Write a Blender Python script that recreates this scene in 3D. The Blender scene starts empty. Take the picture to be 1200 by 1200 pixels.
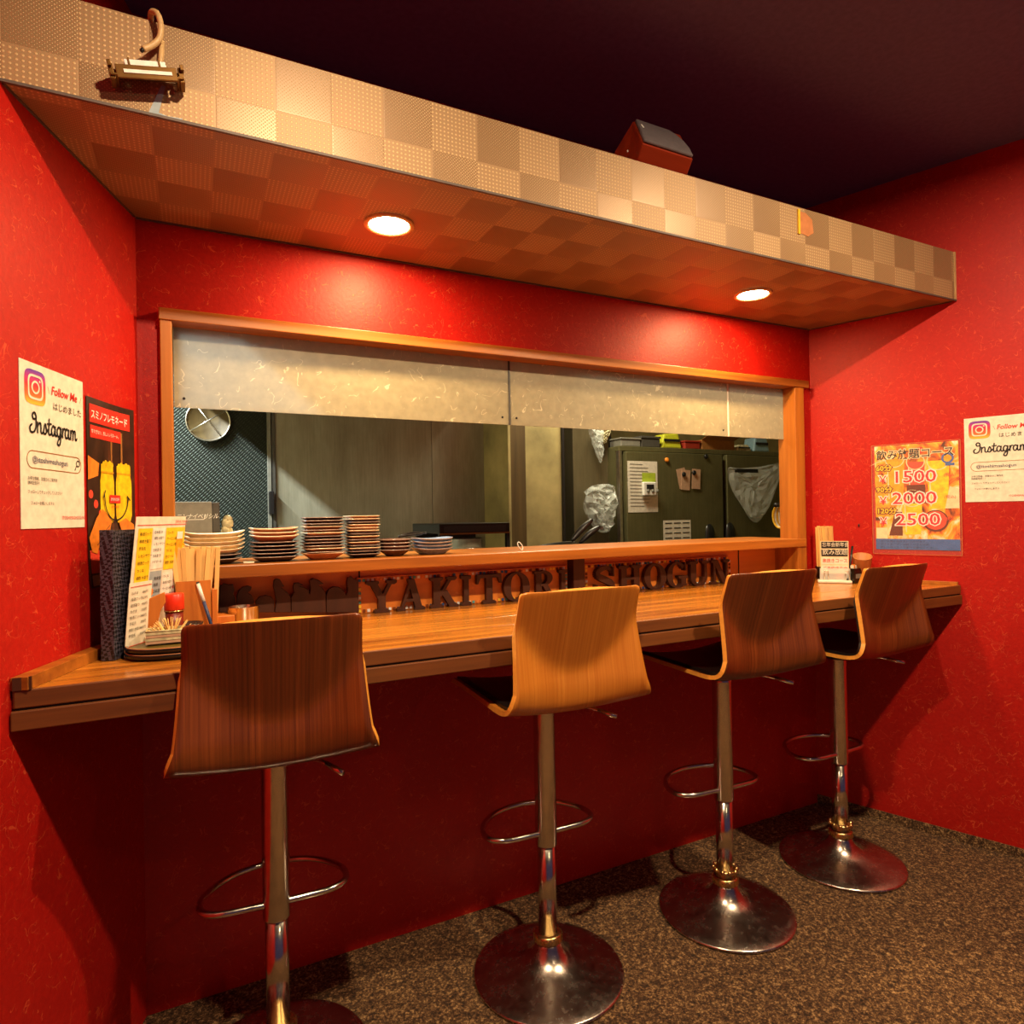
import bpy, math, random
from mathutils import Matrix, Vector
random.seed(7)
S = bpy.context.scene
C = S.collection
pi = math.pi

# ------------------------------------------------------------------ camera
F_PX = 748.1
def _cam_axes():
    p, r, ab = math.radians(0.25), math.radians(-0.99), math.radians(63.45)
    cp, sp, c, s = math.cos(p), math.sin(p), math.cos(r), math.sin(r)
    rt, up, fw = Vector((1, 0, 0)), Vector((0, -sp, cp)), Vector((0, cp, sp))
    R = c*rt + s*up; U = -s*rt + c*up
    X = Vector((math.sin(ab), math.cos(ab), 0)); Y = Vector((-math.cos(ab), math.sin(ab), 0)); Z = Vector((0, 0, 1))
    f = lambda v: Vector((v.dot(X), v.dot(Y), v.dot(Z)))
    return f(R), f(U), f(fw)
CR, CU, CF = _cam_axes()
CP = Vector((0.1165, -1.795, 1.2))
cd = bpy.data.cameras.new('camera'); cam = bpy.data.objects.new('camera', cd); C.objects.link(cam)
cd.sensor_width = 36; cd.lens = F_PX/1200*36; cd.clip_start = 0.02; cd.clip_end = 60
m = Matrix((CR, CU, -CF)).transposed().to_4x4(); m.translation = CP; cam.matrix_world = m
S.camera = cam
def A(px, py, y):            # point on the vertical plane Y = y seen along this direction
    d = CR*((px-600)/F_PX) + CU*(-(py-600)/F_PX) + CF
    return CP + d*((y-CP.y)/d.y)

# ------------------------------------------------------------------ world, lights, exposure
w = bpy.data.worlds.new('world'); S.world = w; w.use_nodes = True
w.node_tree.nodes['Background'].inputs[0].default_value = (0.40, 0.28, 0.62, 1)
w.node_tree.nodes['Background'].inputs[1].default_value = 0.11
S.view_settings.view_transform = 'Standard'; S.view_settings.look = 'None'
S.view_settings.exposure = 0.0; S.view_settings.gamma = 1; S.view_settings.use_curve_mapping = False
def area(name, loc, size, power, col, rot=(0, 0, 0), shape='DISK', size_y=None, spread=None):
    l = bpy.data.lights.new(name, 'AREA'); l.energy = power; l.color = col; l.shape = shape; l.size = size
    if size_y: l.size_y = size_y
    if spread: l.spread = spread
    o = bpy.data.objects.new(name, l); C.objects.link(o); o.location = loc; o.rotation_euler = rot
    return o
WARM = (1.0, 0.64, 0.27); ROOM = (1.0, 0.76, 0.47)
DL = [(0.57, -0.22), (1.838, -0.22)]
for x, y in DL: area('downlight_lamp', (x, y, 1.934), 0.085, 9.5, WARM)
for x in (0.40, 1.80): area('room_or_fill_lamp', (x, -1.32, 2.385), 0.06, 38.0, ROOM)
area('room_or_fill_lamp', (1.2, -2.7, 2.385), 0.10, 5.0, ROOM)  # added fill lamp behind the camera, not a known fitting
area('kitchen_tube', (-0.50, 0.75, 2.33), 0.04, 100.0, (0.88, 1.0, 0.97), (0, math.radians(-38), 0), 'RECTANGLE', 1.1)
area('kitchen_lamp', (2.0, 0.95, 2.40), 0.5, 30.0, (1.0, 0.90, 0.62), (0, 0, 0), 'RECTANGLE', 0.3)

# ------------------------------------------------------------------ materials
def s2l(c): return tuple(((v/255)/12.92 if v/255 <= 0.04045 else ((v/255+0.055)/1.055)**2.4) for v in c)+(1,)
class NT:
    def __init__(s, name):
        s.m = bpy.data.materials.new(name); s.m.use_nodes = True; s.t = s.m.node_tree
        s.b = s.t.nodes['Principled BSDF']
    def n(s, t, **k):
        x = s.t.nodes.new(t)
        for a, v in k.items(): setattr(x, a, v)
        return x
    def l(s, a, b): s.t.links.new(a, b)
    def set(s, **k):
        for a, v in k.items():
            s.b.inputs[a.replace('_', ' ')].default_value = v
    def coord(s, scale=(1, 1, 1), rot=(0, 0, 0)):
        tc = s.n('ShaderNodeTexCoord'); mp = s.n('ShaderNodeMapping')
        mp.inputs['Scale'].default_value = scale; mp.inputs['Rotation'].default_value = rot
        s.l(tc.outputs['Object'], mp.inputs['Vector']); return mp.outputs['Vector']
    def noise(s, vec, scale, detail=4, rough=0.55, dist=0):
        x = s.n('ShaderNodeTexNoise'); x.inputs['Scale'].default_value = scale; x.inputs['Detail'].default_value = detail
        x.inputs['Roughness'].default_value = rough; x.inputs['Distortion'].default_value = dist
        s.l(vec, x.inputs['Vector']); return x.outputs['Fac']
    def ramp(s, fac, stops):
        x = s.n('ShaderNodeValToRGB'); e = x.color_ramp.elements
        while len(e) < len(stops): e.new(0.5)
        for i, (p, c) in enumerate(stops): e[i].position = p; e[i].color = c
        s.l(fac, x.inputs['Fac']); return x.outputs['Color']
    def bump(s, h, strength=0.3, dist=0.002):
        x = s.n('ShaderNodeBump'); x.inputs['Strength'].default_value = strength; x.inputs['Distance'].default_value = dist
        s.l(h, x.inputs['Height']); s.l(x.outputs['Normal'], s.b.inputs['Normal'])
    def math(s, op, a, b=None, c=None):
        x = s.n('ShaderNodeMath', operation=op)
        for i, v in enumerate((a, b, c)):
            if v is None: continue
            if isinstance(v, (int, float)): x.inputs[i].default_value = v
            else: s.l(v, x.inputs[i])
        return x.outputs[0]
def plain(name, rgb, rough=0.5, metal=0, var=0.0, ns=60, nd=3, **k):
    t = NT(name); c = s2l(rgb); t.set(Base_Color=c, Roughness=rough, Metallic=metal)
    for a, v in k.items(): t.b.inputs[a.replace('_', ' ')].default_value = v
    v = t.coord(); f = t.noise(v, ns, nd)
    lo = tuple(x*(0.88-var) for x in c[:3])+(1,); hi = tuple(min(1, x*(1.1+var)) for x in c[:3])+(1,)
    t.l(t.ramp(f, [(0.3, lo), (0.7, hi)]), t.b.inputs['Base Color'])
    return t.m
def emis(name, rgb, st):
    t = NT(name); t.set(Base_Color=(0, 0, 0, 1)); t.b.inputs['Emission Color'].default_value = rgb; t.b.inputs['Emission Strength'].default_value = st
    return t.m
def wood(name, dark, light, axis='x', scale=1.0, rough=0.35, bump=0.15, coat=0.0, contrast=(0.3, 0.7), flat=False):
    t = NT(name); a, b = 2.2*min(scale, 1.2), 42*scale
    sc = {'x': (a, b, b), 'y': (b, a, b), 'z': (b, b, a)}[axis]
    if flat: sc = (b, 3.0, a)
    v = t.coord(sc); f = t.noise(v, 1.0, 6, 0.62, 0.12); f2 = t.noise(t.coord(tuple(q*0.25 for q in sc)), 1.0, 3, 0.5, 0.35)
    mx = t.math('ADD', t.math('MULTIPLY', f, 0.62), t.math('MULTIPLY', f2, 0.38))
    t.l(t.ramp(mx, [(contrast[0], s2l(dark)), (contrast[1], s2l(light))]), t.b.inputs['Base Color'])
    t.set(Roughness=rough); t.b.inputs['Coat Weight'].default_value = coat; t.b.inputs['Coat Roughness'].default_value = 0.15
    t.bump(f, bump, 0.0012); return t.m
def m_redwall():
    t = NT('red_wallpaper'); v = t.coord()
    f = t.noise(v, 90, 5, 0.65); f2 = t.noise(v, 3, 3)
    # short pressed fibres: thin contour lines of two stretched noises, broken up by a third
    k1 = t.noise(v, 26, 1, 0.4, 0.8); k2 = t.noise(t.coord((1, 1, 1), (1.1, 0.7, 0.4)), 31, 1, 0.4, 0.6); g = t.noise(v, 34, 2)
    l1 = t.math('LESS_THAN', t.math('ABSOLUTE', t.math('SUBTRACT', k1, 0.5)), 0.007); l2 = t.math('LESS_THAN', t.math('ABSOLUTE', t.math('SUBTRACT', k2, 0.47)), 0.006)
    fib = t.math('MULTIPLY', t.math('MAXIMUM', l1, l2), t.math('GREATER_THAN', g, 0.52))
    base = t.ramp(t.math('ADD', t.math('MULTIPLY', f, 0.6), t.math('MULTIPLY', f2, 0.4)), [(0.3, (0.35, 0.004, 0.0025, 1)), (0.75, (0.52, 0.011, 0.004, 1))])
    mx = t.n('ShaderNodeMixRGB'); mx.inputs[2].default_value = (0.85, 0.13, 0.04, 1); t.l(base, mx.inputs[1]); t.l(t.math('MULTIPLY', fib, 0.36), mx.inputs[0])
    t.l(mx.outputs[0], t.b.inputs['Base Color'])
    t.set(Roughness=0.52); t.b.inputs['Specular IOR Level'].default_value = 0.32
    t.bump(t.math('ADD', f, t.math('MULTIPLY', fib, 0.9)), 0.42, 0.0016); return t.m
def m_soffit(name, vert):
    t = NT(name); tc = t.n('ShaderNodeTexCoord'); sp = t.n('ShaderNodeSeparateXYZ'); t.l(tc.outputs['Object'], sp.inputs[0])
    u = t.math('SUBTRACT', sp.outputs[0], 0.057); v = t.math('SUBTRACT', sp.outputs[2], 2.006) if vert else t.math('SUBTRACT', sp.outputs[1], 0.001)
    q = 0.1083
    U = t.math('DIVIDE', u, q); V = t.math('DIVIDE', v, q)
    chk = t.math('PINGPONG', t.math('ADD', t.math('FLOOR', U), t.math('FLOOR', V)), 1.0)
    fu = t.math('FRACT', U); fv = t.math('FRACT', V)
    def dots(n, thr, diag=False):
        a = t.math('ADD', U, V) if diag else U; b = t.math('SUBTRACT', U, V) if diag else V
        s1 = t.math('SINE', t.math('MULTIPLY', a, 2*pi*n)); s2 = t.math('SINE', t.math('MULTIPLY', b, 2*pi*n))
        return t.math('ADD', s1, s2)
    coarse = t.math('SMOOTH_MIN', t.math('MAXIMUM', t.math('SUBTRACT', dots(12, 0), 0.7), 0), 1.0, 0.1)
    grad = t.math('MULTIPLY', t.math('ADD', fu, fv), 0.5)
    fine = t.math('MAXIMUM', t.math('SUBTRACT', dots(15, 0, True), t.math('SUBTRACT', 1.6, grad)), 0)
    mixv = t.math('ADD', t.math('MULTIPLY', coarse, chk), t.math('MULTIPLY', fine, t.math('SUBTRACT', 1, chk)))
    n2 = t.noise(tc.outputs['Object'], 25, 4)
    tile = t.math('FRACT', t.math('MULTIPLY', t.math('SINE', t.math('ADD', t.math('MULTIPLY', t.math('FLOOR', U), 12.9898), t.math('MULTIPLY', t.math('FLOOR', V), 78.233))), 43758.5))
    cA = t.ramp(t.math('ADD', t.math('MULTIPLY', chk, 0.45), t.math('ADD', t.math('MULTIPLY', tile, 0.3), t.math('MULTIPLY', grad, 0.25))),
                [(0.0, s2l((136, 104, 72))), (1.0, s2l((170, 136, 98)))])
    mx = t.n('ShaderNodeMixRGB'); mx.inputs[2].default_value = s2l((212, 176, 124)); t.l(cA, mx.inputs[1])
    t.l(t.math('MINIMUM', t.math('MULTIPLY', mixv, 0.8), 0.85), mx.inputs[0]); t.l(mx.outputs[0], t.b.inputs['Base Color'])
    t.set(Metallic=0.2)
    t.l(t.math('ADD', 0.42, t.math('MULTIPLY', chk, 0.12)), t.b.inputs['Roughness'])
    edge = t.math('MINIMUM', t.math('MINIMUM', fu, t.math('SUBTRACT', 1, fu)), t.math('MINIMUM', fv, t.math('SUBTRACT', 1, fv)))
    ed = t.math('MINIMUM', t.math('MULTIPLY', edge, 40), 1.0)
    t.bump(t.math('ADD', t.math('ADD', t.math('MULTIPLY', mixv, 0.6), t.math('MULTIPLY', ed, 0.25)), t.math('MULTIPLY', chk, 0.5)), 0.5, 0.0012); return t.m
def m_carpet():
    t = NT('brown_carpet'); v = t.coord(); f = t.noise(v, 170, 4, 0.8); g = t.noise(v, 60, 3)
    f3 = t.math('ADD', t.math('MULTIPLY', f, 0.75), t.math('MULTIPLY', g, 0.25))
    t.l(t.ramp(f3, [(0.40, s2l((26, 15, 8))), (0.52, s2l((100, 68, 38))), (0.64, s2l((214, 172, 116)))]), t.b.inputs['Base Color'])
    t.set(Roughness=0.95); t.bump(f, 0.9, 0.006); return t.m
def m_chrome(name, rough=0.12, col=(0.78, 0.72, 0.62, 1), dirt=0.15):
    t = NT(name); t.set(Base_Color=col, Metallic=1.0); v = t.coord(); f = t.noise(v, 35, 6, 0.7)
    t.l(t.math('ADD', rough, t.math('MULTIPLY', f, dirt)), t.b.inputs['Roughness'])
    t.l(t.ramp(f, [(0.3, tuple(c*0.72 for c in col[:3])+(1,)), (0.7, col)]), t.b.inputs['Base Color']); return t.m
def m_steel(name, c1, c2, metal=0.75, rough=0.38, scale=(3, 3, 1)):
    t = NT(name); f = t.noise(t.coord(scale), 2.0, 6, 0.65); g = t.noise(t.coord((60, 60, 3)), 2, 3)
    t.l(t.ramp(t.math('ADD', t.math('MULTIPLY', f, 0.75), t.math('MULTIPLY', g, 0.25)), [(0.3, s2l(c1)), (0.72, s2l(c2))]), t.b.inputs['Base Color'])
    t.set(Metallic=metal); t.l(t.math('ADD', rough-0.1, t.math('MULTIPLY', f, 0.3)), t.b.inputs['Roughness']); t.bump(f, 0.25, 0.01); return t.m
def m_rib():
    t = NT('green_ribbed_steel'); tc = t.n('ShaderNodeTexCoord'); sp = t.n('ShaderNodeSeparateXYZ'); t.l(tc.outputs['Object'], sp.inputs[0])
    d = t.math('ADD', sp.outputs[0], t.math('MULTIPLY', sp.outputs[2], -1.0)); e = t.math('ADD', sp.outputs[0], t.math('MULTIPLY', sp.outputs[2], 1.0))
    s1 = t.math('SINE', t.math('MULTIPLY', d, 420)); s2 = t.math('SINE', t.math('MULTIPLY', e, 210))
    h = t.math('MAXIMUM', t.math('ADD', s1, t.math('MULTIPLY', s2, 0.45)), 0.2)
    t.l(t.ramp(h, [(0.2, s2l((14, 20, 14))), (1.0, s2l((38, 48, 34)))]), t.b.inputs['Base Color'])
    t.set(Metallic=0.4, Roughness=0.45); t.bump(h, 0.5, 0.003); return t.m
def m_acrylic():
    t = NT('frosted_panel'); v = t.coord(); f = t.noise(v, 50, 4)
    k1 = t.noise(v, 22, 1, 0.4, 0.8); l1 = t.math('LESS_THAN', t.math('ABSOLUTE', t.math('SUBTRACT', k1, 0.5)), 0.009); g = t.noise(v, 31, 2)
    fib = t.math('MULTIPLY', l1, t.math('GREATER_THAN', g, 0.55))
    mx = t.n('ShaderNodeMixRGB'); mx.inputs[2].default_value = s2l((236, 224, 190)); t.l(t.math('MULTIPLY', fib, 0.75), mx.inputs[0])
    t.l(t.ramp(f, [(0.3, s2l((150, 138, 108))), (0.7, s2l((172, 160, 128)))]), mx.inputs[1])
    t.l(mx.outputs[0], t.b.inputs['Base Color']); t.set(Roughness=0.5)
    tr = t.n('ShaderNodeBsdfTranslucent'); tr.inputs[0].default_value = (0.95, 1.0, 0.97, 1)
    ms = t.n('ShaderNodeMixShader'); ms.inputs[0].default_value = 0.30
    out = t.t.nodes['Material Output']; t.l(t.b.outputs[0], ms.inputs[1]); t.l(tr.outputs[0], ms.inputs[2]); t.l(ms.outputs[0], out.inputs[0])
    t.bump(f, 0.1, 0.001); return t.m
def m_glass(name, col=(1, 1, 1, 1), rough=0.05, alpha=0.25):
    t = NT(name); t.set(Base_Color=col, Roughness=rough, Alpha=alpha); t.b.inputs['Specular IOR Level'].default_value = 0.8; return t.m
def m_photo(name, stops, scale=9, dist=1.2):
    t = NT(name); f = t.noise(t.coord((1, 1, 0.6)), scale, 3, 0.6, dist); t.l(t.ramp(f, stops), t.b.inputs['Base Color']); t.set(Roughness=0.35); return t.m
def m_weave():
    t = NT('woven_leatherette'); tc = t.n('ShaderNodeTexCoord'); ck = t.n('ShaderNodeTexChecker'); ck.inputs['Scale'].default_value = 150
    mp = t.n('ShaderNodeMapping'); mp.inputs['Rotation'].default_value = (0.78, 0, 0.35); t.l(tc.outputs['Object'], mp.inputs[0]); t.l(mp.outputs[0], ck.inputs[0])
    ck.inputs[1].default_value = s2l((70, 66, 80)); ck.inputs[2].default_value = s2l((20, 18, 24)); t.l(ck.outputs[0], t.b.inputs['Base Color'])
    t.set(Roughness=0.4); t.bump(ck.outputs[1], 0.6, 0.002); return t.m
M = dict(
    red=m_redwall(), black=plain('black_ceiling_paint', (104, 92, 140), 0.9), carpet=m_carpet(),
    soffit_v=m_soffit('champagne_panel_front', True), soffit_h=m_soffit('champagne_panel_underside', False),
    frame=wood('honey_window_wood', (118, 60, 18), (196, 118, 38), 'x', 0.8, 0.38), frame_v=wood('honey_window_wood_upright', (128, 66, 20), (200, 122, 42), 'z', 0.8, 0.38),
    counter=wood('varnished_counter_wood', (104, 50, 12), (216, 138, 48), 'x', 1.0, 0.26, 0.3, 0.3), fascia=wood('worn_fascia_wood', (88, 44, 16), (140, 78, 30), 'x', 0.8, 0.5),
    panel=wood('orange_back_board', (196, 104, 36), (232, 140, 54), 'x', 0.5, 0.4), dark=wood('dark_stained_wood', (44, 18, 8), (76, 36, 16), 'z', 0.8, 0.5),
    walnut=wood('walnut_veneer', (64, 24, 8), (140, 68, 28), 'z', 8, 0.3, 0.04, 0.15, (0.26, 0.74), True), oak=wood('amber_veneer', (180, 100, 28), (210, 132, 48), 'z', 8, 0.32, 0.03, 0.1, (0.3, 0.7), True),
    plyedge=plain('ply_edge', (222, 150, 60), 0.4), leather=plain('black_leatherette', (28, 22, 20), 0.32),
    chrome=m_chrome('chrome', 0.12, dirt=0.14), worn=m_chrome('worn_chrome', 0.10, (0.60, 0.50, 0.43, 1), 0.30), brass=m_chrome('brass', 0.2, (0.75, 0.50, 0.2, 1)),
    glow=emis('lit_lamp_glass', (1.0, 0.86, 0.62, 1), 40), trimring=plain('cream_trim_ring', (235, 190, 120), 0.4),
    paper=plain('cream_paper', (228, 218, 200), 0.6), white=plain('white_plastic', (235, 232, 225), 0.35), ink=plain('black_ink', (28, 24, 24), 0.5), navy=plain('navy_ink', (40, 56, 100), 0.5),
    redink=plain('red_ink', (214, 44, 30), 0.5), pinkink=plain('crimson_ink', (232, 30, 52), 0.5), yellow=plain('yellow_ink', (250, 200, 30), 0.5), orange=plain('orange_print', (240, 140, 40), 0.5),
    blue=plain('blue_print', (62, 98, 170), 0.5), purple=plain('purple_print', (100, 50, 140), 0.5), magenta=plain('magenta_print', (214, 40, 110), 0.5), hot=plain('red_orange_print', (235, 70, 50), 0.5), grayblue=plain('grey_blue_print', (150, 165, 175), 0.5),
    rib=m_rib(), steel=m_steel('stained_stainless', (120, 114, 94), (172, 166, 146), 0.3, 0.42), fridge=m_steel('olive_stainless', (84, 80, 50), (124, 118, 80), 0.45, 0.4, (1, 1, 1)),
    column=m_steel('brown_steel_column', (78, 68, 46), (112, 100, 72), 0.3, 0.45), cream=plain('greasy_cream_board', (176, 160, 108), 0.55, 0, 0.3, 4, 8), post=wood('grimy_post', (64, 48, 24), (110, 88, 48), 'z', 0.7, 0.6),
    acrylic=m_acrylic(), clear=m_glass('clear_laminate', (1, 0.95, 0.9, 1), 0.1, 0.05), bag=m_glass('crumpled_clear_plastic', (0.82, 0.85, 0.80, 1), 0.22, 0.32), glass=m_glass('clear_acrylic', (1, 0.97, 0.94, 1), 0.05, 0.30),
    blackp=plain('black_plastic', (26, 24, 24), 0.35), iron=plain('greasy_black_steel', (34, 28, 22), 0.4, 0.5), grey=plain('grey_enamel', (120, 116, 106), 0.45), dgrey=plain('dark_grey_enamel', (70, 66, 60), 0.5),
    boxwood=wood('honey_box_wood', (178, 92, 30), (216, 128, 50), 'z', 1.2, 0.45), chop=wood('pale_chopstick_wood', (222, 172, 96), (248, 208, 134), 'z', 1.5, 0.55), lacquer=plain('black_lacquer', (24, 20, 16), 0.2), olive=wood('olive_tray_wood', (66, 54, 16), (110, 92, 34), 'x', 0.7, 0.35),
    weave=m_weave(), speakerwood=wood('cherry_speaker_wood', (120, 34, 14), (168, 56, 24), 'x', 0.8, 0.35), grille=plain('charcoal_speaker_cloth', (92, 82, 86), 0.8), redcap=plain('red_cap', (225, 50, 20), 0.35), spice=plain('dark_red_spice', (120, 28, 12), 0.4),
    pd=plain('dark_glazed_stoneware', (46, 36, 34), 0.2, 0, 0.2), pdr=plain('brown_glazed_stoneware', (92, 58, 44), 0.22, 0, 0.2), prust=plain('rust_glazed_stoneware', (176, 100, 60), 0.3, 0, 0.15), prim=plain('pale_glazed_rim', (158, 138, 128), 0.2), pwhite=plain('cream_porcelain', (238, 216, 176), 0.2), ptan=plain('tan_glazed_stoneware', (190, 122, 78), 0.25), pblue=plain('blue_grey_glaze', (120, 132, 150), 0.25, 0, 0.2),
    tanwood=wood('tan_cup_wood', (170, 100, 50), (204, 136, 78), 'z', 1, 0.5), green=plain('lime_note', (170, 190, 50), 0.6), redbox=plain('dark_red_box', (150, 40, 20), 0.6), card=plain('brown_cardboard', (150, 96, 40), 0.7), yellowbox=plain('yellow_pack', (190, 190, 40), 0.5), bluefoil=plain('pale_blue_pack', (130, 160, 170), 0.4), cloth=plain('stained_cloth', (190, 180, 140), 0.8, 0, 0.3), pinkpaper=plain('faded_pink_paper', (190, 150, 120), 0.7), yel=plain('yellow_tape', (230, 180, 40), 0.4),
    glassA=plain('amber_drink_print', (244, 160, 30), 0.35, 0, 0.15), glassB=plain('yellow_drink_print', (250, 196, 30), 0.35, 0, 0.15), glassC=plain('brown_drink_print', (104, 44, 28), 0.35), skin=plain('orange_hand_print', (232, 130, 44), 0.35, 0, 0.1),
    photo=m_photo('drinks_photo_print', [(0.34, s2l((84, 30, 18))), (0.44, s2l((225, 105, 26))), (0.55, s2l((246, 180, 50))), (0.66, s2l((255, 240, 215)))], 16),
    dphoto=m_photo('dark_bar_photo_print', [(0.3, s2l((24, 14, 12))), (0.6, s2l((60, 34, 24))), (0.8, s2l((120, 60, 30)))]),
    tape=m_chrome('edge_metal', 0.25, (0.7, 0.66, 0.6, 1)), dulledge=plain('dull_edge_metal', (96, 84, 78), 0.6, 0.3), shadowgap=plain('dark_joint', (20, 12, 8), 0.8), gold=plain('oxidised_bracket', (120, 84, 40), 0.35, 0.7), putty=plain('putty_beige', (196, 160, 110), 0.5), maroon=plain('maroon_paint', (120, 12, 30), 0.6),
)
# ------------------------------------------------------------------ mesh helpers
ORI = {}
class MB:
    def __init__(s): s.v = []; s.f = []; s.mi = []; s.sm = []
    def add(s, vs, fs, mi=0, smooth=False):
        o = len(s.v); s.v += [Vector(p) for p in vs]; s.f += [tuple(i+o for i in f) for f in fs]; s.mi += [mi]*len(fs); s.sm += [smooth]*len(fs); return s
    def box(s, a, b, mi=0, T=None):
        x0, y0, z0 = a; x1, y1, z1 = b
        vs = [Vector(p) for p in ((x0, y0, z0), (x1, y0, z0), (x1, y1, z0), (x0, y1, z0), (x0, y0, z1), (x1, y0, z1), (x1, y1, z1), (x0, y1, z1))]
        if T: vs = [T @ p for p in vs]
        return s.add(vs, [(0, 3, 2, 1), (4, 5, 6, 7), (0, 1, 5, 4), (1, 2, 6, 5), (2, 3, 7, 6), (3, 0, 4, 7)], mi)
    def prism(s, base, off, mi=0):           # closed polygon extruded by a vector
        n = len(base); b = [Vector(p) for p in base]; t = [p+Vector(off) for p in b]
        return s.add(b+t, [tuple(range(n-1, -1, -1)), tuple(range(n, 2*n))]+[(i, (i+1) % n, n+(i+1) % n, n+i) for i in range(n)], mi)
    def lathe(s, prof, c=(0, 0, 0), seg=24, mi=0, sx=1, sy=1, power=None, T=None, smooth=True, cap=True):
        vs = []; n = len(prof)
        for r, z in prof:
            for k in range(seg):
                a = 2*pi*k/seg; ca, sa = math.cos(a), math.sin(a)
                if power: ca, sa = math.copysign(abs(ca)**power, ca), math.copysign(abs(sa)**power, sa)
                p = Vector((r*ca*sx, r*sa*sy, z))
                if T: p = T @ p
                vs.append(p+Vector(c))
        fs = [(i*seg+k, i*seg+(k+1) % seg, (i+1)*seg+(k+1) % seg, (i+1)*seg+k) for i in range(n-1) for k in range(seg)]
        if cap: fs += [tuple(range(seg-1, -1, -1)), tuple((n-1)*seg+k for k in range(seg))]
        return s.add(vs, fs, mi, smooth)
    def tube(s, pts, r, seg=8, mi=0, closed=False, rs=None):
        pts = [Vector(p) for p in pts]; n = len(pts); vs = []; up = None
        for i, p in enumerate(pts):
            a = pts[(i-1) % n] if (closed or i > 0) else p; b = pts[(i+1) % n] if (closed or i < n-1) else p
            t = (b-a).normalized()
            if up is None: up = t.orthogonal().normalized()
            up = (up - t*up.dot(t)).normalized(); sd = t.cross(up); rr = rs[i] if rs else r
            for k in range(seg): vs.append(p+(up*math.cos(2*pi*k/seg)+sd*math.sin(2*pi*k/seg))*rr)
        m_ = n if closed else n-1
        fs = [(i*seg+k, i*seg+(k+1) % seg, ((i+1) % n)*seg+(k+1) % seg, ((i+1) % n)*seg+k) for i in range(m_) for k in range(seg)]
        if not closed: fs += [tuple(range(seg-1, -1, -1)), tuple((n-1)*seg+k for k in range(seg))]
        return s.add(vs, fs, mi, True)
    def build(s, name, mat, parent=None, bevel=0, seg=2, origin=None):
        me = bpy.data.meshes.new(name); ms = mat if isinstance(mat, (list, tuple)) else [mat]
        if parent is None:
            if origin is None:
                xs = [p.x for p in s.v]; ys = [p.y for p in s.v]; zs = [p.z for p in s.v]
                origin = Vector(((min(xs)+max(xs))/2, (min(ys)+max(ys))/2, min(zs)))
            o = Vector(origin)
        else: o = ORI[parent.name]
        me.from_pydata([p-o for p in s.v], [], s.f)
        for q in ms: me.materials.append(M[q] if isinstance(q, str) else q)
        me.polygons.foreach_set('material_index', s.mi); me.polygons.foreach_set('use_smooth', s.sm); me.update()
        ob = bpy.data.objects.new(name, me); C.objects.link(ob)
        if parent is None: ob.location = o
        else: ob.parent = parent
        ORI[ob.name] = o
        if bevel:
            bv = ob.modifiers.new('bevel', 'BEVEL'); bv.width = bevel; bv.segments = seg; bv.limit_method = 'ANGLE'; bv.angle_limit = 0.7
        return ob
def tag(o, label=None, cat=None, group=None, kind=None):
    for k, v in (('label', label), ('category', cat), ('group', group), ('kind', kind)):
        if v: o[k] = v
    return o
def thing(name, loc, label, cat, group=None):
    o = bpy.data.objects.new(name, None); C.objects.link(o); o.location = loc; o.empty_display_size = 0.05
    ORI[o.name] = Vector(loc); return tag(o, label, cat, group)
def sthing(name, loc):
    o = bpy.data.objects.new(name, None); C.objects.link(o); o.location = loc; o.empty_display_size = 0.05
    ORI[o.name] = Vector(loc); o['kind'] = 'structure'; return o
def struct(name, mb, mat, **k): o = mb.build(name, mat, **k); o['kind'] = 'structure'; return o
def copy_tree(o, parent=None):
    c = o.copy(); C.objects.link(c)
    if parent: c.parent = parent; c.matrix_parent_inverse.identity()
    for ch in list(o.children): copy_tree(ch, c)
    return c
def frame(O, X, Y, Z): 
    m_ = Matrix((X, Y, Z)).transposed().to_4x4(); m_.translation = Vector(O); return m_
FONT_CACHE = {}
def text_geo(txt, size, spacing=1.0, shear=0.0, offset=0.0, align='LEFT', xs=1.0):
    key = (txt, size, spacing, shear, offset, align, xs)
    if key in FONT_CACHE: return FONT_CACHE[key]
    cu = bpy.data.curves.new('t', 'FONT'); cu.body = txt; cu.size = size; cu.space_character = spacing; cu.shear = shear; cu.offset = offset; cu.align_x = align; cu.resolution_u = 2
    ob = bpy.data.objects.new('t', cu); C.objects.link(ob); dg = bpy.context.evaluated_depsgraph_get(); dg.update()
    me = bpy.data.meshes.new_from_object(ob.evaluated_get(dg)); vs = [(v.co.x*xs, v.co.y) for v in me.vertices]; fs = [tuple(p.vertices) for p in me.polygons]
    bpy.data.objects.remove(ob); bpy.data.curves.remove(cu); bpy.data.meshes.remove(me)
    FONT_CACHE[key] = (vs, fs); return vs, fs
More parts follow.
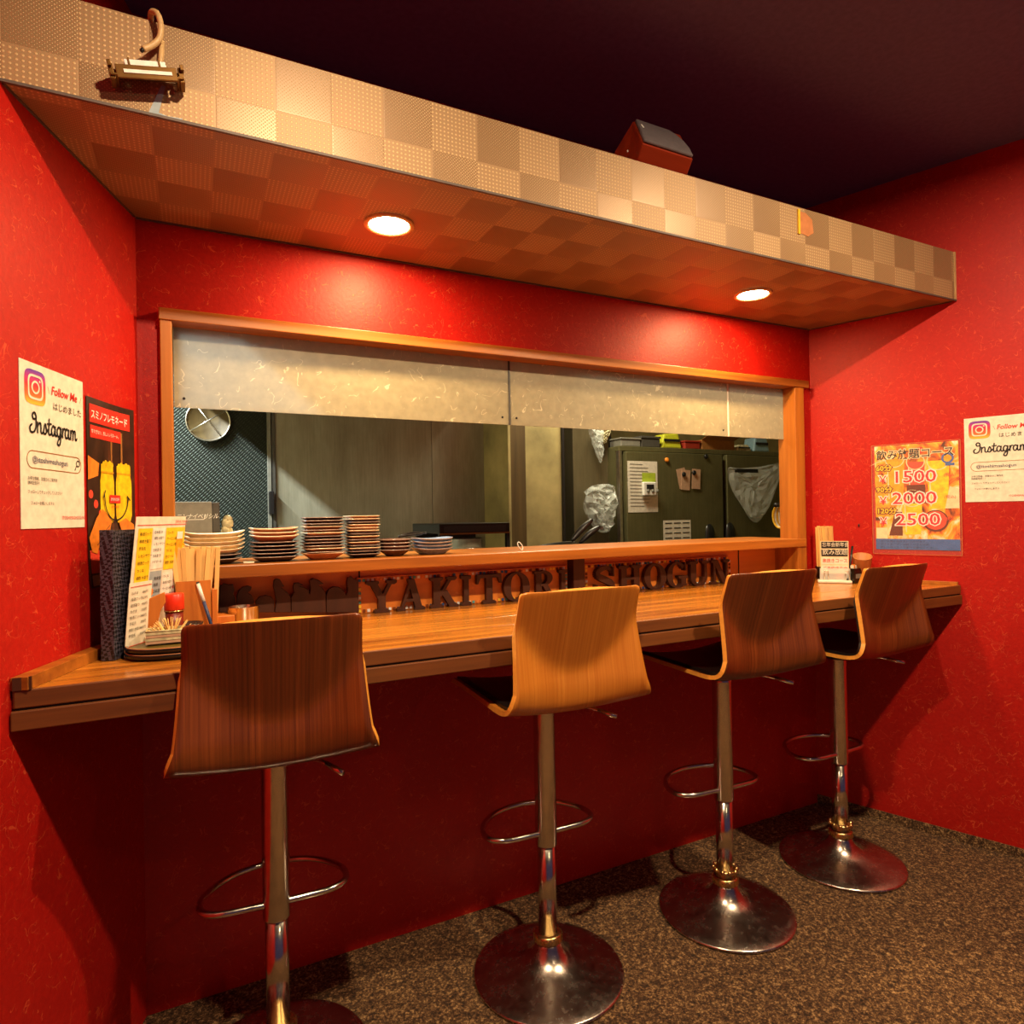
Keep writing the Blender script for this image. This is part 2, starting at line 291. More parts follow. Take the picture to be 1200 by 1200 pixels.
class Sheet:                                  # a flat (or gently curled) print: u to the right, v up, layers above the paper
    def __init__(s, root, O, U, V, curl=None):
        s.root = root; s.O = Vector(O); s.U = Vector(U).normalized(); s.V = Vector(V).normalized(); s.N = s.U.cross(s.V).normalized(); s.curl = curl
    def P(s, u, v, h=0.0):
        if s.curl: h += s.curl(u, v)
        return s.O+s.U*u+s.V*v+s.N*h
    def rect(s, u0, v0, u1, v1, mat, name='print', h=0.0005, th=0.0, nu=1, nv=1, parent=None):
        mb = MB(); vs = []; fs = []
        for j in range(nv+1):
            for i in range(nu+1): vs.append(s.P(u0+(u1-u0)*i/nu, v0+(v1-v0)*j/nv, h))
        for j in range(nv):
            for i in range(nu): a = j*(nu+1)+i; fs.append((a, a+1, a+nu+2, a+nu+1))
        if th:
            k = len(vs); vs += [p-s.N*th for p in vs]; fs += [tuple(reversed([q+k for q in f])) for f in list(fs)]
            per = [i for i in range(nu+1)]+[j*(nu+1)+nu for j in range(1, nv+1)]+[nv*(nu+1)+i for i in range(nu-1, -1, -1)]+[j*(nu+1) for j in range(nv-1, 0, -1)]
            fs += [(per[i], per[i]+k, per[(i+1) % len(per)]+k, per[(i+1) % len(per)]) for i in range(len(per))]
        mb.add(vs, fs); return mb.build(name, mat, parent or s.root)
    def poly(s, pts, mat, name='print', h=0.001): return MB().add([s.P(u, v, h) for u, v in pts], [tuple(range(len(pts)))]).build(name, mat, s.root)
    def ring(s, u, v, ro, ri, mat, name='print', h=0.001, power=None, sx=1, seg=32):
        vs = []
        for r in (ro, ri):
            for k in range(seg):
                a = 2*pi*k/seg; ca, sa = math.cos(a), math.sin(a)
                if power: ca, sa = math.copysign(abs(ca)**power, ca), math.copysign(abs(sa)**power, sa)
                vs.append(s.P(u+r*ca*sx, v+r*sa, h))
        return MB().add(vs, [(k, (k+1) % seg, seg+(k+1) % seg, seg+k) for k in range(seg)]).build(name, mat, s.root)
    def disc(s, u, v, r, mat, name='print', h=0.001, power=None, sx=1, seg=32):
        pts = []
        for k in range(seg):
            a = 2*pi*k/seg; ca, sa = math.cos(a), math.sin(a)
            if power: ca, sa = math.copysign(abs(ca)**power, ca), math.copysign(abs(sa)**power, sa)
            pts.append((u+r*ca*sx, v+r*sa))
        return s.poly(pts, mat, name, h)
    def text(s, txt, u, v, size, mat, h=0.0012, name='lettering', **k):
        vs, fs = text_geo(txt, size, **k)
        if not fs: return None
        return MB().add([s.P(u+a, v+b, h) for a, b in vs], fs).build(name, mat, s.root)
    def line(s, pts, wd, mat, name='print', h=0.0012, closed=False):   # a pen stroke of even width with round joints
        mb = MB(); n = len(pts)
        for i in range(n if closed else n-1):
            p = Vector(pts[i]); q = Vector(pts[(i+1) % n]); d = (q-p)
            if d.length < 1e-7: continue
            d.normalize(); e = Vector((-d.y, d.x))*wd/2
            mb.add([s.P(*(p+e), h), s.P(*(p-e), h), s.P(*(q-e), h), s.P(*(q+e), h)], [(0, 1, 2, 3)])
        for p in pts: mb.add([s.P(p[0]+wd/2*math.cos(2*pi*k/8), p[1]+wd/2*math.sin(2*pi*k/8), h+0.00005) for k in range(8)], [tuple(range(8))])
        return mb.build(name, mat, s.root)
def spline(pts, n=6, closed=False):
    out = []; N = len(pts)
    for i in range(N if closed else N-1):
        g = lambda j: Vector(pts[j % N]) if closed else Vector(pts[max(0, min(N-1, j))])
        p0, p1, p2, p3 = g(i-1), g(i), g(i+1), g(i+2)
        for k in range(n):
            t = k/n; out.append(0.5*((2*p1)+(p2-p0)*t+(2*p0-5*p1+4*p2-p3)*t*t+(3*p1-p0-3*p2+p3)*t**3))
    if not closed: out.append(Vector(pts[-1]))
    return out

def V_(p, d): return (p[0], p[1]+d, p[2])
# ------------------------------------------------------------------ the room
W = 2.393; H = 2.44; LD = Vector((-0.328, -0.945, 0)); RD = Vector((0.355, -0.935, 0)); BK = -3.7
NL = Vector((0.945, -0.328, 0)); NR = Vector((-0.935, -0.355, 0))
def lw(t, z=0): return LD*t+Vector((0, 0, z))               # along the left wall from the corner
def rw(t, z=0): return Vector((W, 0, 0))+RD*t+Vector((0, 0, z))
def lx(y): return LD.x/LD.y*y
def rx(y): return W+RD.x/RD.y*y
T0 = 4.0
struct('wall_left', MB().prism([lw(0), lw(T0), lw(T0)-NL*0.1, lw(0)-NL*0.1], (0, 0, H)), 'red')
struct('wall_right', MB().prism([rw(0), rw(0)-NR*0.1, rw(T0)-NR*0.1, rw(T0)], (0, 0, H)), 'red')
OX0, OX1, OZ1 = 0.076, 2.267, 1.690          # the serving opening
WT = 0.045
b = MB(); b.box((0, 0, 0), (W, WT, 0.88)); b.box((0, 0, OZ1+0.025), (W, WT, H)); b.box((0, 0, 0.88), (0.052, WT, OZ1+0.025)); b.box((2.322, 0, 0.88), (W, WT, OZ1+0.025))
struct('wall_back', b, 'red')
fl = MB(); fl.prism([(-1.6, BK, -0.05), (4.1, BK, -0.05), (4.1, 0.045, -0.05), (-1.6, 0.045, -0.05)], (0, 0, 0.05)); struct('floor', fl, 'carpet')
cl = MB(); cl.prism([(-1.6, BK, H), (4.1, BK, H), (4.1, 0.0, H), (-1.6, 0.0, H)], (0, 0, 0.05)); struct('ceiling', cl, 'black')
b = MB(); b.prism([rw(0, 0), rw(T0, 0), rw(T0, 0)+NR*0.006, rw(0, 0)+NR*0.006], (0, 0, 0.034)); struct('baseboard_right', b, 'carpet')
# bulkhead above the counter
SZ0, SZ1, SY = 1.94, 2.112, -0.47
b = MB()
vs = [(lx(SY), SY, SZ0), (rx(SY), SY, SZ0), (rx(SY), SY, SZ1), (lx(SY), SY, SZ1), (lx(-.001), -.001, SZ0), (rx(-.001), -.001, SZ0), (rx(-.001), -.001, SZ1), (lx(-.001), -.001, SZ1)]
b.add(vs, [(0, 1, 2, 3)], 0); b.add(vs, [(0, 4, 5, 1)], 1); b.add(vs, [(3, 2, 6, 7), (4, 7, 6, 5), (0, 3, 7, 4), (1, 5, 6, 2)], 2)
sf = struct('trim_1', b, ['soffit_v', 'soffit_h', 'maroon'], origin=(0, 0, 0))
MB().box((lx(SY)+.002, SY-0.003, SZ0-0.003), (rx(SY)-.002, SY+0.003, SZ0+0.002)).build('edge_strip', 'dulledge', sf)
MB().box((0.002, -0.006, SZ0-0.004), (W-.002, 0.0-.001, SZ0)).build('edge_strip', 'dulledge', sf)
for s_, X_ in ((lw, NL), (rw, NR)):
    MB().prism([s_(0.01, SZ0-0.003), s_(0.49, SZ0-0.003), s_(0.49, SZ0-0.003)+X_*0.004, s_(0.01, SZ0-0.003)+X_*0.004], (0, 0, 0.004)).build('edge_strip', 'dulledge', sf)
MB().box((rx(SY)-0.012, SY-0.003, SZ0), (rx(SY)-.003, SY-.0003, SZ1)).build('edge_strip', 'putty', sf)
# a small patch of torn covering with a metal tab
b = MB(); b.box((1.755, SY-0.004, 2.03), (1.764, SY, 2.105)); b.build('tab', 'yel', sf)
b = MB().prism([(1.765, SY-0.0012, 2.035), (1.80, SY-0.0012, 2.03), (1.825, SY-0.0012, 2.045), (1.82, SY-0.0012, 2.085), (1.79, SY-0.0012, 2.10), (1.765, SY-0.0012, 2.10)], (0, 0.001, 0)); b.build('patch', 'ptan', sf)

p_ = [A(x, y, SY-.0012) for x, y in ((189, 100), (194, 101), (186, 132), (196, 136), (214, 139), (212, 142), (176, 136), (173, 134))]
MB().prism([V_(q, 0) for q in p_], (0, .001, 0)).build('cable_shadow_tape', 'grayblue', sf)  # blue-grey tape streak with the cable's shadow put into its colour
# serving opening: lintel, jambs, shelf, header panels
win = sthing('window_1', (1.2, 0, 0.92))
MB().box((0.048, -0.034, 1.690), (2.345, WT+0.01, 1.719)).build('lintel', 'frame', win, bevel=0.002)
MB().box((0.050, -0.030, 0.92), (0.076, WT+0.01, 1.690)).build('jamb', 'frame_v', win, bevel=0.002)
MB().box((2.267, -0.030, 0.92), (2.318, WT+0.01, 1.690)).build('jamb', 'frame_v', win, bevel=0.002)
for i, (x0, x1) in enumerate(((0.078, 1.020), (1.026, 1.958), (1.968, 2.264))):
    hp = MB().box((x0, 0.026, 1.487), (x1, 0.031, 1.692)).build('header_panel', 'acrylic', win)
    for sx in ((x0+0.022,) if i < 2 else ())+((x1-0.022,) if i < 2 else ()):
        MB().lathe([(0.0035, 0), (0.0035, 0.002), (0.0015, 0.003)], (0, 0, 0), 10, T=Matrix.Translation((sx, 0.026, 1.51)) @ Matrix.Rotation(pi/2, 4, 'X')).build('screw', 'ink', hp)
for x0 in (1.020, 1.958): MB().box((x0, 0.024, 1.487), (x0+0.007, 0.034, 1.692)).build('joint_strip', 'dgrey' if x0 < 1.5 else 'paper', win)
shelf = tag(MB().box((0.078, -0.036, 1.052), (2.312, 0.26, 1.085)).build('serving_shelf', 'frame', bevel=0.003), 'long honey wood serving shelf carrying the plate stacks below the kitchen opening', 'shelf')
bb = struct('trim_2', MB().box((0.077, 0.082, 0.90), (2.266, 0.10, 1.052)), 'panel')
for xa, xb in ((0.058, 0.077), (2.266, 2.285)): MB().box((xa, 0.052, 0.915), (xb, 0.10, 1.052)).build('side_board', 'frame_v', bb)
for x in (0.55, 1.28, 2.06): MB().box((x-0.002, 0.080, 0.922), (x+0.002, 0.083, 1.050)).build('joint', 'shadowgap', bb)

# ------------------------------------------------------------------ counter
FY = -0.465
ct = thing('bar_counter', (1.2, -0.2, 0.855), 'long varnished wooden bar counter fixed between the red walls under the opening', 'counter')
ys = [FY+0.004, -0.335, -0.205, -0.075, 0.080]
for i in range(4):
    y0, y1 = ys[i], ys[i+1]-0.0015
    if i == 3: b = MB().box((OX0+.001, 0.0, 0.888), (OX1-.001, y1, 0.92)); b2 = MB().prism([(lx(y0), y0, .888), (rx(y0), y0, .888), (rx(-.001), -.001, .888), (lx(-.001), -.001, .888)], (0, 0, 0.032)); b.add(b2.v, b2.f)
    else: b = MB().prism([(lx(y0)+.001, y0, .888), (rx(y0)-.001, y0, .888), (rx(y1)-.001, y1, .888), (lx(y1)+.001, y1, .888)], (0, 0, 0.032))
    b.build('plank', 'counter', ct, bevel=0.0015)
MB().box((lx(FY)+0.006, FY-0.004, 0.890), (rx(FY)-0.004, FY+0.004, 0.9205)).build('fascia', 'fascia', ct, bevel=0.002)
MB().box((lx(FY)+0.002, FY-0.007, 0.853), (rx(FY)-0.002, FY+0.010, 0.886)).build('fascia', 'fascia', ct, bevel=0.002)
MB().box((lx(FY)+0.01, FY-0.001, 0.880), (rx(FY)-0.01, FY+0.004, 0.895)).build('joint', 'shadowgap', ct)
MB().prism([(lx(FY+.02)+.002, FY+.02, .86), (rx(FY+.02)-.002, FY+.02, .86), (rx(-.002)-.001, -.002, .86), (lx(-.002)+.001, -.002, .86)], (0, 0, 0.028)).build('underside_board', 'fascia', ct)
MB().prism([lw(0.0, .92)+NL*.001, lw(0.492, .92)+NL*.001, lw(0.492, .92)+NL*.028, lw(0.0, .92)+NL*.028], (0, 0, 0.022)).build('end_batten', 'frame', ct, bevel=0.001)
MB().prism([rw(0.0, .92)+NR*.001, rw(0.0, .92)+NR*.016, rw(0.492, .92)+NR*.016, rw(0.492, .92)+NR*.001], (0, 0, 0.012)).build('end_batten', 'frame', ct, bevel=0.001)
for i, t in enumerate((0.489,)):
    p = lw(t, 0); MB().box((p.x+.004, FY-0.006, .9205), (p.x+.030, FY+0.0005, .942)).build('batten_end', 'dark', ct)

# ------------------------------------------------------------------ cut-out letters, roosters, mosaic
def letter_mb(ch, x0, x1, z0, z1, y0, th):
    b = MB(); w_ = x1-x0; h_ = z1-z0
    def P(u, v): return (x0+u*w_, y0, z0+v*h_)
    def poly(pts):
        e_ = 0.00012*len(b.f)/8; b.prism([V_(P(*p), -e_) for p in pts], (0, th+2*e_, 0))
    def bar(u0, v0, u1, v1): poly([(u0, v0), (u1, v0), (u1, v1), (u0, v1)])
    def serif(c, v, wd=0.34, up=True):
        s_ = 0.07; k = 0.05
        if up: poly([(c-wd/2, v), (c+wd/2, v), (c+wd/2, v+s_), (c+wd/2-.08, v+s_+k), (c-wd/2+.08, v+s_+k), (c-wd/2, v+s_)])
        else: poly([(c-wd/2, v), (c-wd/2, v-s_), (c-wd/2+.08, v-s_-k), (c+wd/2-.08, v-s_-k), (c+wd/2, v-s_), (c+wd/2, v)])
    def diag(u0, v0, u1, v1, wd): poly([(u0-wd/2, v0), (u0+wd/2, v0), (u1+wd/2, v1), (u1-wd/2, v1)])
    def arc(cu, cv, ru, rv, a0, a1, tk, tn, n=18):
        for i in range(n):
            q = []
            for a in (a0+(a1-a0)*i/n, a0+(a1-a0)*(i+1)/n):
                a = math.radians(a); t = tn+(tk-tn)*abs(math.cos(a))**1.2
                q.append(((cu+ru*math.cos(a), cv+rv*math.sin(a)), (cu+(ru-t)*math.cos(a), cv+(rv-t*0.75)*math.sin(a))))
            poly([q[0][0], q[1][0], q[1][1], q[0][1]])
    if ch == 'I': bar(.27, 0, .73, 1); serif(.5, 0, .95); serif(.5, 1, .95, False)
    elif ch == 'T': bar(.38, 0, .62, 1); bar(.02, .88, .98, 1); poly([(.02, .88), (.02, .68), (.07, .68), (.16, .88)]); poly([(.98, .88), (.84, .88), (.93, .68), (.98, .68)]); serif(.5, 0, .5)
    elif ch == 'Y': diag(.5, .42, .2, 1, .24); diag(.5, .42, .83, 1, .12); bar(.38, 0, .62, .5); serif(.5, 0, .5); serif(.2, 1, .42, False); serif(.83, 1, .34, False)
    elif ch == 'A': diag(.14, 0, .52, 1, .1); diag(.8, 0, .5, 1, .25); bar(.25, .28, .75, .37); serif(.14, 0, .3); serif(.82, 0, .38)
    elif ch == 'K': bar(.12, 0, .36, 1); serif(.24, 0, .46); serif(.24, 1, .46, False); diag(.34, .38, .78, 1, .12); diag(.84, 0, .46, .58, .26); serif(.78, 1, .36, False); serif(.84, 0, .34)
    elif ch == 'O': arc(.5, .5, .5, .52, 0, 360, .27, .09, 36)
    elif ch == 'R': bar(.12, 0, .36, 1); serif(.24, 0, .46); arc(.42, .74, .42, .28, -90, 90, .24, .09, 16); bar(.05, .9, .45, 1); bar(.3, .46, .45, .54); diag(.82, 0, .5, .5, .24); serif(.86, 0, .3)
    elif ch == 'S':
        pts = spline([(.86, .78), (.70, .95), (.46, .955), (.20, .86), (.18, .68), (.50, .52), (.80, .36), (.82, .16), (.52, .045), (.26, .06), (.10, .24)], 5); n = len(pts)
        for i in range(n-1):
            d = (pts[i+1]-pts[i]).normalized(); e = Vector((-d.y, d.x)); mid = 1-abs((i/(n-1))-.5)*2; w1 = .05+.08*mid; mid2 = 1-abs(((i+1)/(n-1))-.5)*2; w2 = .05+.08*mid2
            poly([pts[i]+e*w1, pts[i]-e*w1, pts[i+1]-e*w2, pts[i+1]+e*w2])
        bar(.83, .64, .90, 1); bar(.06, 0, .13, .36)
    elif ch == 'H': bar(.1, 0, .34, 1); bar(.66, 0, .9, 1); bar(.3, .45, .7, .55); [serif(c, v, .44, v == 0) for c in (.22, .78) for v in (0, 1)]
    elif ch == 'G': arc(.5, .5, .5, .52, 40, 320, .27, .09, 30); bar(.66, .05, .9, .42); serif(.76, .46, .44, False); bar(.84, .66, .90, 1)
    elif ch == 'U': bar(.08, .3, .34, 1); bar(.72, .3, .84, 1); arc(.46, .34, .38, .36, 180, 360, .22, .1, 16); serif(.21, 1, .42, False); serif(.78, 1, .34, False)
    elif ch == 'N': bar(.12, 0, .22, 1); bar(.78, 0, .88, 1); diag(.76, .0, .22, 1, .26); serif(.17, 0, .34); serif(.83, 1, .34, False); serif(.15, 1, .3, False)
    return b
LZ0, LZ1, LY = 0.9205, 1.013, 0.045
word1 = [('Y', .562, .652), ('A', .653, .738), ('K', .755, .845), ('I', .856, .891), ('T', .907, .997), ('O', 1.002, 1.096), ('R', 1.110, 1.196), ('I', 1.207, 1.242)]
word2 = [('S', 1.348, 1.438), ('H', 1.452, 1.551), ('O', 1.562, 1.662), ('G', 1.665, 1.765), ('U', 1.771, 1.876), ('N', 1.882, 1.976)]
tcol = [plain('mosaic_%s' % n, c, 0.2) for n, c in (('white', (225, 225, 225)), ('blue', (50, 90, 150)), ('yellow', (230, 190, 60)), ('brown', (120, 60, 30)), ('orange', (220, 130, 60)), ('teal', (90, 150, 150)))]
for wi, (word, x0, x1, lab) in enumerate(((word1, .540, 1.252, 'YAKITORI'), (word2, 1.322, 2.000, 'SHOGUN'))):
    sg = thing('letter_sign', ((x0+x1)/2, LY, .92), 'dark wooden cut-out letters spelling %s on a mosaic-edged board under the shelf' % lab, 'sign', 'cut-out signs under the serving shelf')
    MB().box((x0, 0.066, .9205), (x1, 0.0815, 1.024)).build('backing_board', 'panel', sg)
    for ch, a, c_ in word: letter_mb(ch, a, c_, LZ0, LZ1, LY, 0.016).build('letter', 'dark', sg)
    pitch = 0.0128; tmesh = {}
    def tile(x, z):
        k = random.randrange(6)
        if k not in tmesh:
            t_ = MB().box((-.0042, -.003, -.0042), (.0042, .0, .0042)).build('mosaic_tile', tcol[k], sg, bevel=0.0006, seg=1)
            tmesh[k] = t_
            for v_ in t_.data.vertices: v_.co += ORI[sg.name]
        else: t_ = tmesh[k].copy(); C.objects.link(t_)
        t_.location = Vector((x, 0.066, z))-ORI[sg.name]
    n = int((x1-x0)/pitch)
    for i in range(n):
        for z in (.9275, 1.0165): tile(x0+0.006+i*pitch, z)
    for j in range(1, 7):
        for x in (x0+.006, x1-.006): tile(x, .9275+j*0.0128)
MB().box((1.262, 0.040, .9205), (1.306, 0.081, 1.051)).build('divider_post', 'dark').__setitem__('label', 'dark upright wooden post between the two cut-out words')
bpy.data.objects['divider_post']['category'] = 'post'
def zp(x, y): p = A(240+x/6, 660+y/6, 0.05); return (p.x, 0.045, max(p.z, .921))
RO = [('dark wooden rooster cut-out with bushy tail, nearest the chopstick box', [(100, 345), (98, 170), (130, 140), (165, 150), (200, 148), (206, 190), (200, 215), (215, 245), (222, 345)]),
      ('dark wooden hen cut-out with curved tail, second from the left wall', [(222, 345), (224, 235), (236, 195), (262, 168), (300, 158), (330, 166), (322, 188), (300, 205), (330, 226), (346, 260), (346, 345)]),
      ('low round dark wooden egg-shaped cut-out between two birds', [(350, 345), (358, 262), (385, 234), (430, 224), (470, 238), (486, 262), (488, 345)]),
      ('upright dark wooden rooster cut-out right of the low round one', [(489, 345), (502, 262), (490, 205), (480, 160), (484, 122), (500, 108), (526, 112), (540, 135), (558, 162), (532, 166), (556, 186), (585, 210), (602, 240), (604, 345)]),
      ('broad pair of dark wooden chickens cut-out in the middle of the flock', [(607, 345), (606, 240), (628, 205), (620, 170), (626, 140), (660, 136), (690, 152), (668, 160), (705, 172), (728, 186), (736, 220), (742, 175), (734, 120), (760, 106), (800, 118), (836, 145), (800, 154), (830, 180), (848, 215), (850, 345)]),
      ('dark wooden rooster cut-out with tall comb beside the letter Y', [(853, 345), (852, 225), (870, 182), (905, 163), (945, 168), (975, 195), (992, 225), (1004, 190), (998, 130), (1004, 102), (1030, 92), (1045, 108), (1078, 122), (1082, 345)])]
for lab, pts in RO: tag(MB().prism([zp(*p) for p in pts], (0, 0.016, 0)).build('rooster_cutout', 'dark', bevel=0.001, seg=1), lab, 'ornament', 'bird cut-outs under the serving shelf')

# ------------------------------------------------------------------ downlights
for i, (x, y) in enumerate(DL):
    t = thing('downlight', (x, y, 1.94), 'round recessed warm downlight in the bulkhead, %s' % ('left one above the first stools' if i == 0 else 'right one near the far corner'), 'light', 'downlights in the bulkhead')
    MB().lathe([(0.062, 0), (0.063, -0.004), (0.055, -0.006), (0.050, -0.004), (0.050, 0.0)], (x, y, 1.9395), 40, cap=False).build('trim_ring', 'trimring', t)
    MB().lathe([(0.0, 0.0), (0.050, 0.0)], (x, y, 1.9372), 40, cap=False).build('lens', 'glow', t)

# ------------------------------------------------------------------ stools
def make_stool(veneer):
    t = thing('bar_stool', (0, 0, 0), '', 'stool', 'bar stools along the counter')
    prof = [(0.0, 0.0), (0.190, 0.0), (0.196, 0.003), (0.1965, 0.007), (0.192, 0.010), (0.165, 0.016), (0.12, 0.025), (0.085, 0.034), (0.060, 0.046), (0.045, 0.062), (0.036, 0.080), (0.033, 0.088), (0.0, 0.088)]
    MB().lathe(prof, (0, 0, 0), 64, cap=False).build('base', 'worn', t)
    MB().lathe([(0.030, 0.084), (0.0355, 0.086), (0.0365, 0.092), (0.0355, 0.104), (0.030, 0.107)], (0, 0, 0), 28).build('collar', 'brass', t)
    cb = MB()
    for k in range(22):
        a = 2*pi*k/22; cb.box((-.002, -.002, .088), (.002, .002, .102), T=Matrix.Translation((0.0365*math.cos(a), 0.0365*math.sin(a), 0)) @ Matrix.Rotation(a, 4, 'Z'))
    cb.build('collar_ribs', 'brass', t)
    MB().lathe([(0.0245, 0.10), (0.0245, 0.345)], (0, 0, 0), 28).build('lower_pole', 'chrome', t)
    MB().lathe([(0.0275, 0.335), (0.0285, 0.338), (0.0285, 0.69), (0.030, 0.70)], (0, 0, 0), 28).build('upper_pole', 'chrome', t)
    ring = spline([(-.05, -.006), (-.118, .0), (-.152, .030), (-.146, .085), (-.098, .142), (-.035, .168), (.035, .168), (.098, .142), (.146, .085), (.152, .030), (.118, .0), (.05, -.006)], 5, True)
    MB().tube([(p[0], p[1], 0.368) for p in ring], 0.0072, 8, closed=True).build('footrest', 'chrome', t)
    MB().lathe([(0.033, 0.69), (0.045, 0.698), (0.075, 0.706), (0.075, 0.716)], (0, 0, 0), 24).build('swivel_plate', 'blackp', t)
    lv = MB().tube([(0.03, -0.02, 0.703), (0.09, -0.10, 0.700), (0.125, -0.155, 0.690)], 0.0042, 8); lv.tube([(0.098, -0.112, 0.698), (0.125, -0.155, 0.690)], 0.0058, 8); lv.build('height_lever', 'chrome', t)
    # one bent plywood sheet: seat, tight bend, back with a curved hollow
    NU, rows = 25, []
    def back_y(u, z):
        zf = 0.815+0.125*abs(u)**1.9
        yt = -0.243+0.022*u*u
        yf = yt+0.36*(1.022-zf)
        d = z-zf; k = 0.010
        sm = math.sqrt(d*d+k*k)-k
        return yf-(0.36 if d > 0 else 0.20)*sm
    def hw(z):
        q = max(0, min(1, (1.022-z)/0.29)); w_ = 0.159+0.010*q+0.014*q*q*q
        e_ = 1.022-z
        if e_ < 0.014: w_ -= 0.014-math.sqrt(max(0, 0.014**2-(0.014-e_)**2))
        return w_
    def seat_z(u, y): return 0.718+0.022*u*u+0.010*max(0, (y-0.13)/0.07)**2*-1
    for y in (0.205, 0.200, 0.185, 0.15, 0.10, 0.05, 0.0, -0.05, -0.10, -0.135): rows.append(('s', y))
    for k in range(1, 8): rows.append(('b', k/8))
    for z in (0.795, 0.81, 0.825, 0.84, 0.855, 0.87, 0.885, 0.90, 0.915, 0.93, 0.945, 0.96, 0.975, 0.99, 1.0, 1.008, 1.013, 1.017, 1.020, 1.022): rows.append(('k', z))
    grid = []
    for kind, v in rows:
        r = []
        for i in range(NU+1):
            u = -1+2*i/NU
            if kind == 's':
                w_ = 0.195 if v < 0.18 else 0.195-0.02*((v-0.18)/0.025)**2
                r.append(Vector((u*w_, v, seat_z(u, v))))
            elif kind == 'b':
                p0 = Vector((u*0.195, -0.135, seat_z(u, -0.135))); z1 = 0.795; p3 = Vector((u*hw(z1), back_y(u, z1), z1))
                cz = seat_z(u, -.16); c1 = Vector((u*0.194, p3.y+0.012, cz)); c2 = Vector((u*0.190, p3.y-0.004, cz+0.012))
                t_ = v; r.append(p0*(1-t_)**3+c1*3*t_*(1-t_)**2+c2*3*t_*t_*(1-t_)+p3*t_**3)
            else: r.append(Vector((u*hw(v), back_y(u, v), v)))
        grid.append(r)
    R_ = len(grid); nrm = []
    for j in range(R_):
        nr_ = []
        for i in range(NU+1):
            a = grid[min(R_-1, j+1)][i]-grid[max(0, j-1)][i]; c_ = grid[j][min(NU, i+1)]-grid[j][max(0, i-1)]
            nr_.append(c_.cross(a).normalized())          # points down / outwards
        nrm.append(nr_)
    sgn = -1 if nrm[5][12].z > 0 else 1
    def shell(j0, j1, i0, i1, o1, o2, mi_side):
        b_ = MB(); vs = []; nu = i1-i0+1; nj = j1-j0+1
        for off in (o1, o2):
            for j in range(j0, j1+1):
                for i in range(i0, i1+1): vs.append(grid[j][i]+nrm[j][i]*off*sgn)
        K = nu*nj; f1 = []; 
        for j in range(nj-1):
            for i in range(nu-1): a = j*nu+i; f1.append((a, a+nu, a+nu+1, a+1))
        f2 = [tuple(q+K for q in reversed(f)) for f in f1]
        per = [i for i in range(nu)]+[j*nu+nu-1 for j in range(1, nj)]+[(nj-1)*nu+i for i in range(nu-2, -1, -1)]+[j*nu for j in range(nj-2, 0, -1)]
        f3 = [(per[i], per[(i+1) % len(per)], per[(i+1) % len(per)]+K, per[i]+K) for i in range(len(per))]
        b_.add(vs, f1+f2, 0, True)
        o_ = len(b_.f); b_.f += f3; b_.mi += [mi_side]*len(f3); b_.sm += [False]*len(f3)
        return b_
    shell(0, R_-1, 0, NU, 0.0, -0.011, 1).build('shell', [veneer, 'plyedge'], t)
    shell(2, R_-5, 1, NU-1, -0.0115, -0.019, 0).build('seat_pad', ['leather'], t)
    return t
st_w = make_stool('walnut'); st_o = make_stool('oak')
def place(o, x, y, rot, lab): o.location = (x, y, 0); o.rotation_euler = (0, 0, math.radians(rot)); o['label'] = lab
place(st_w, 0.268, -0.312, -4, 'dark walnut shell bar stool on chrome pole nearest the left wall')
place(st_o, 0.935, -0.325, -3, 'light amber veneer shell bar stool, the only pale one')
s3 = copy_tree(st_w); place(s3, 1.533, -0.352, -3, 'dark walnut shell bar stool third from the left wall, right of the pale stool')
s4 = copy_tree(st_w); place(s4, 2.082, -0.332, 1, 'dark walnut shell bar stool farthest right, by the drinks poster wall')
for o_, dz in ((st_w, -.008), (st_o, .004), (s3, .014)):
    for ch in o_.children:
        if ch.name.split('.')[0] in ('shell', 'seat_pad', 'height_lever', 'swivel_plate'): ch.location.z += dz
# ornate ring round the foot of the third and fourth poles
for o in (s3, s4):
    g = MB()
    for k in range(10):
        a = 2*pi*k/10; g.lathe([(0.0, -.007), (0.005, -.004), (0.007, 0), (0.005, .004), (0, .007)], (0.033*math.cos(a), 0.033*math.sin(a), 0.128), 8, cap=False)
    g.lathe([(0.026, .108), (0.034, .112), (0.030, .118), (0.036, .124), (0.026, .130)], (0, 0, 0), 24)
    ORI[o.name] = Vector((0, 0, 0)); g.build('pole_ornament', 'brass', o)
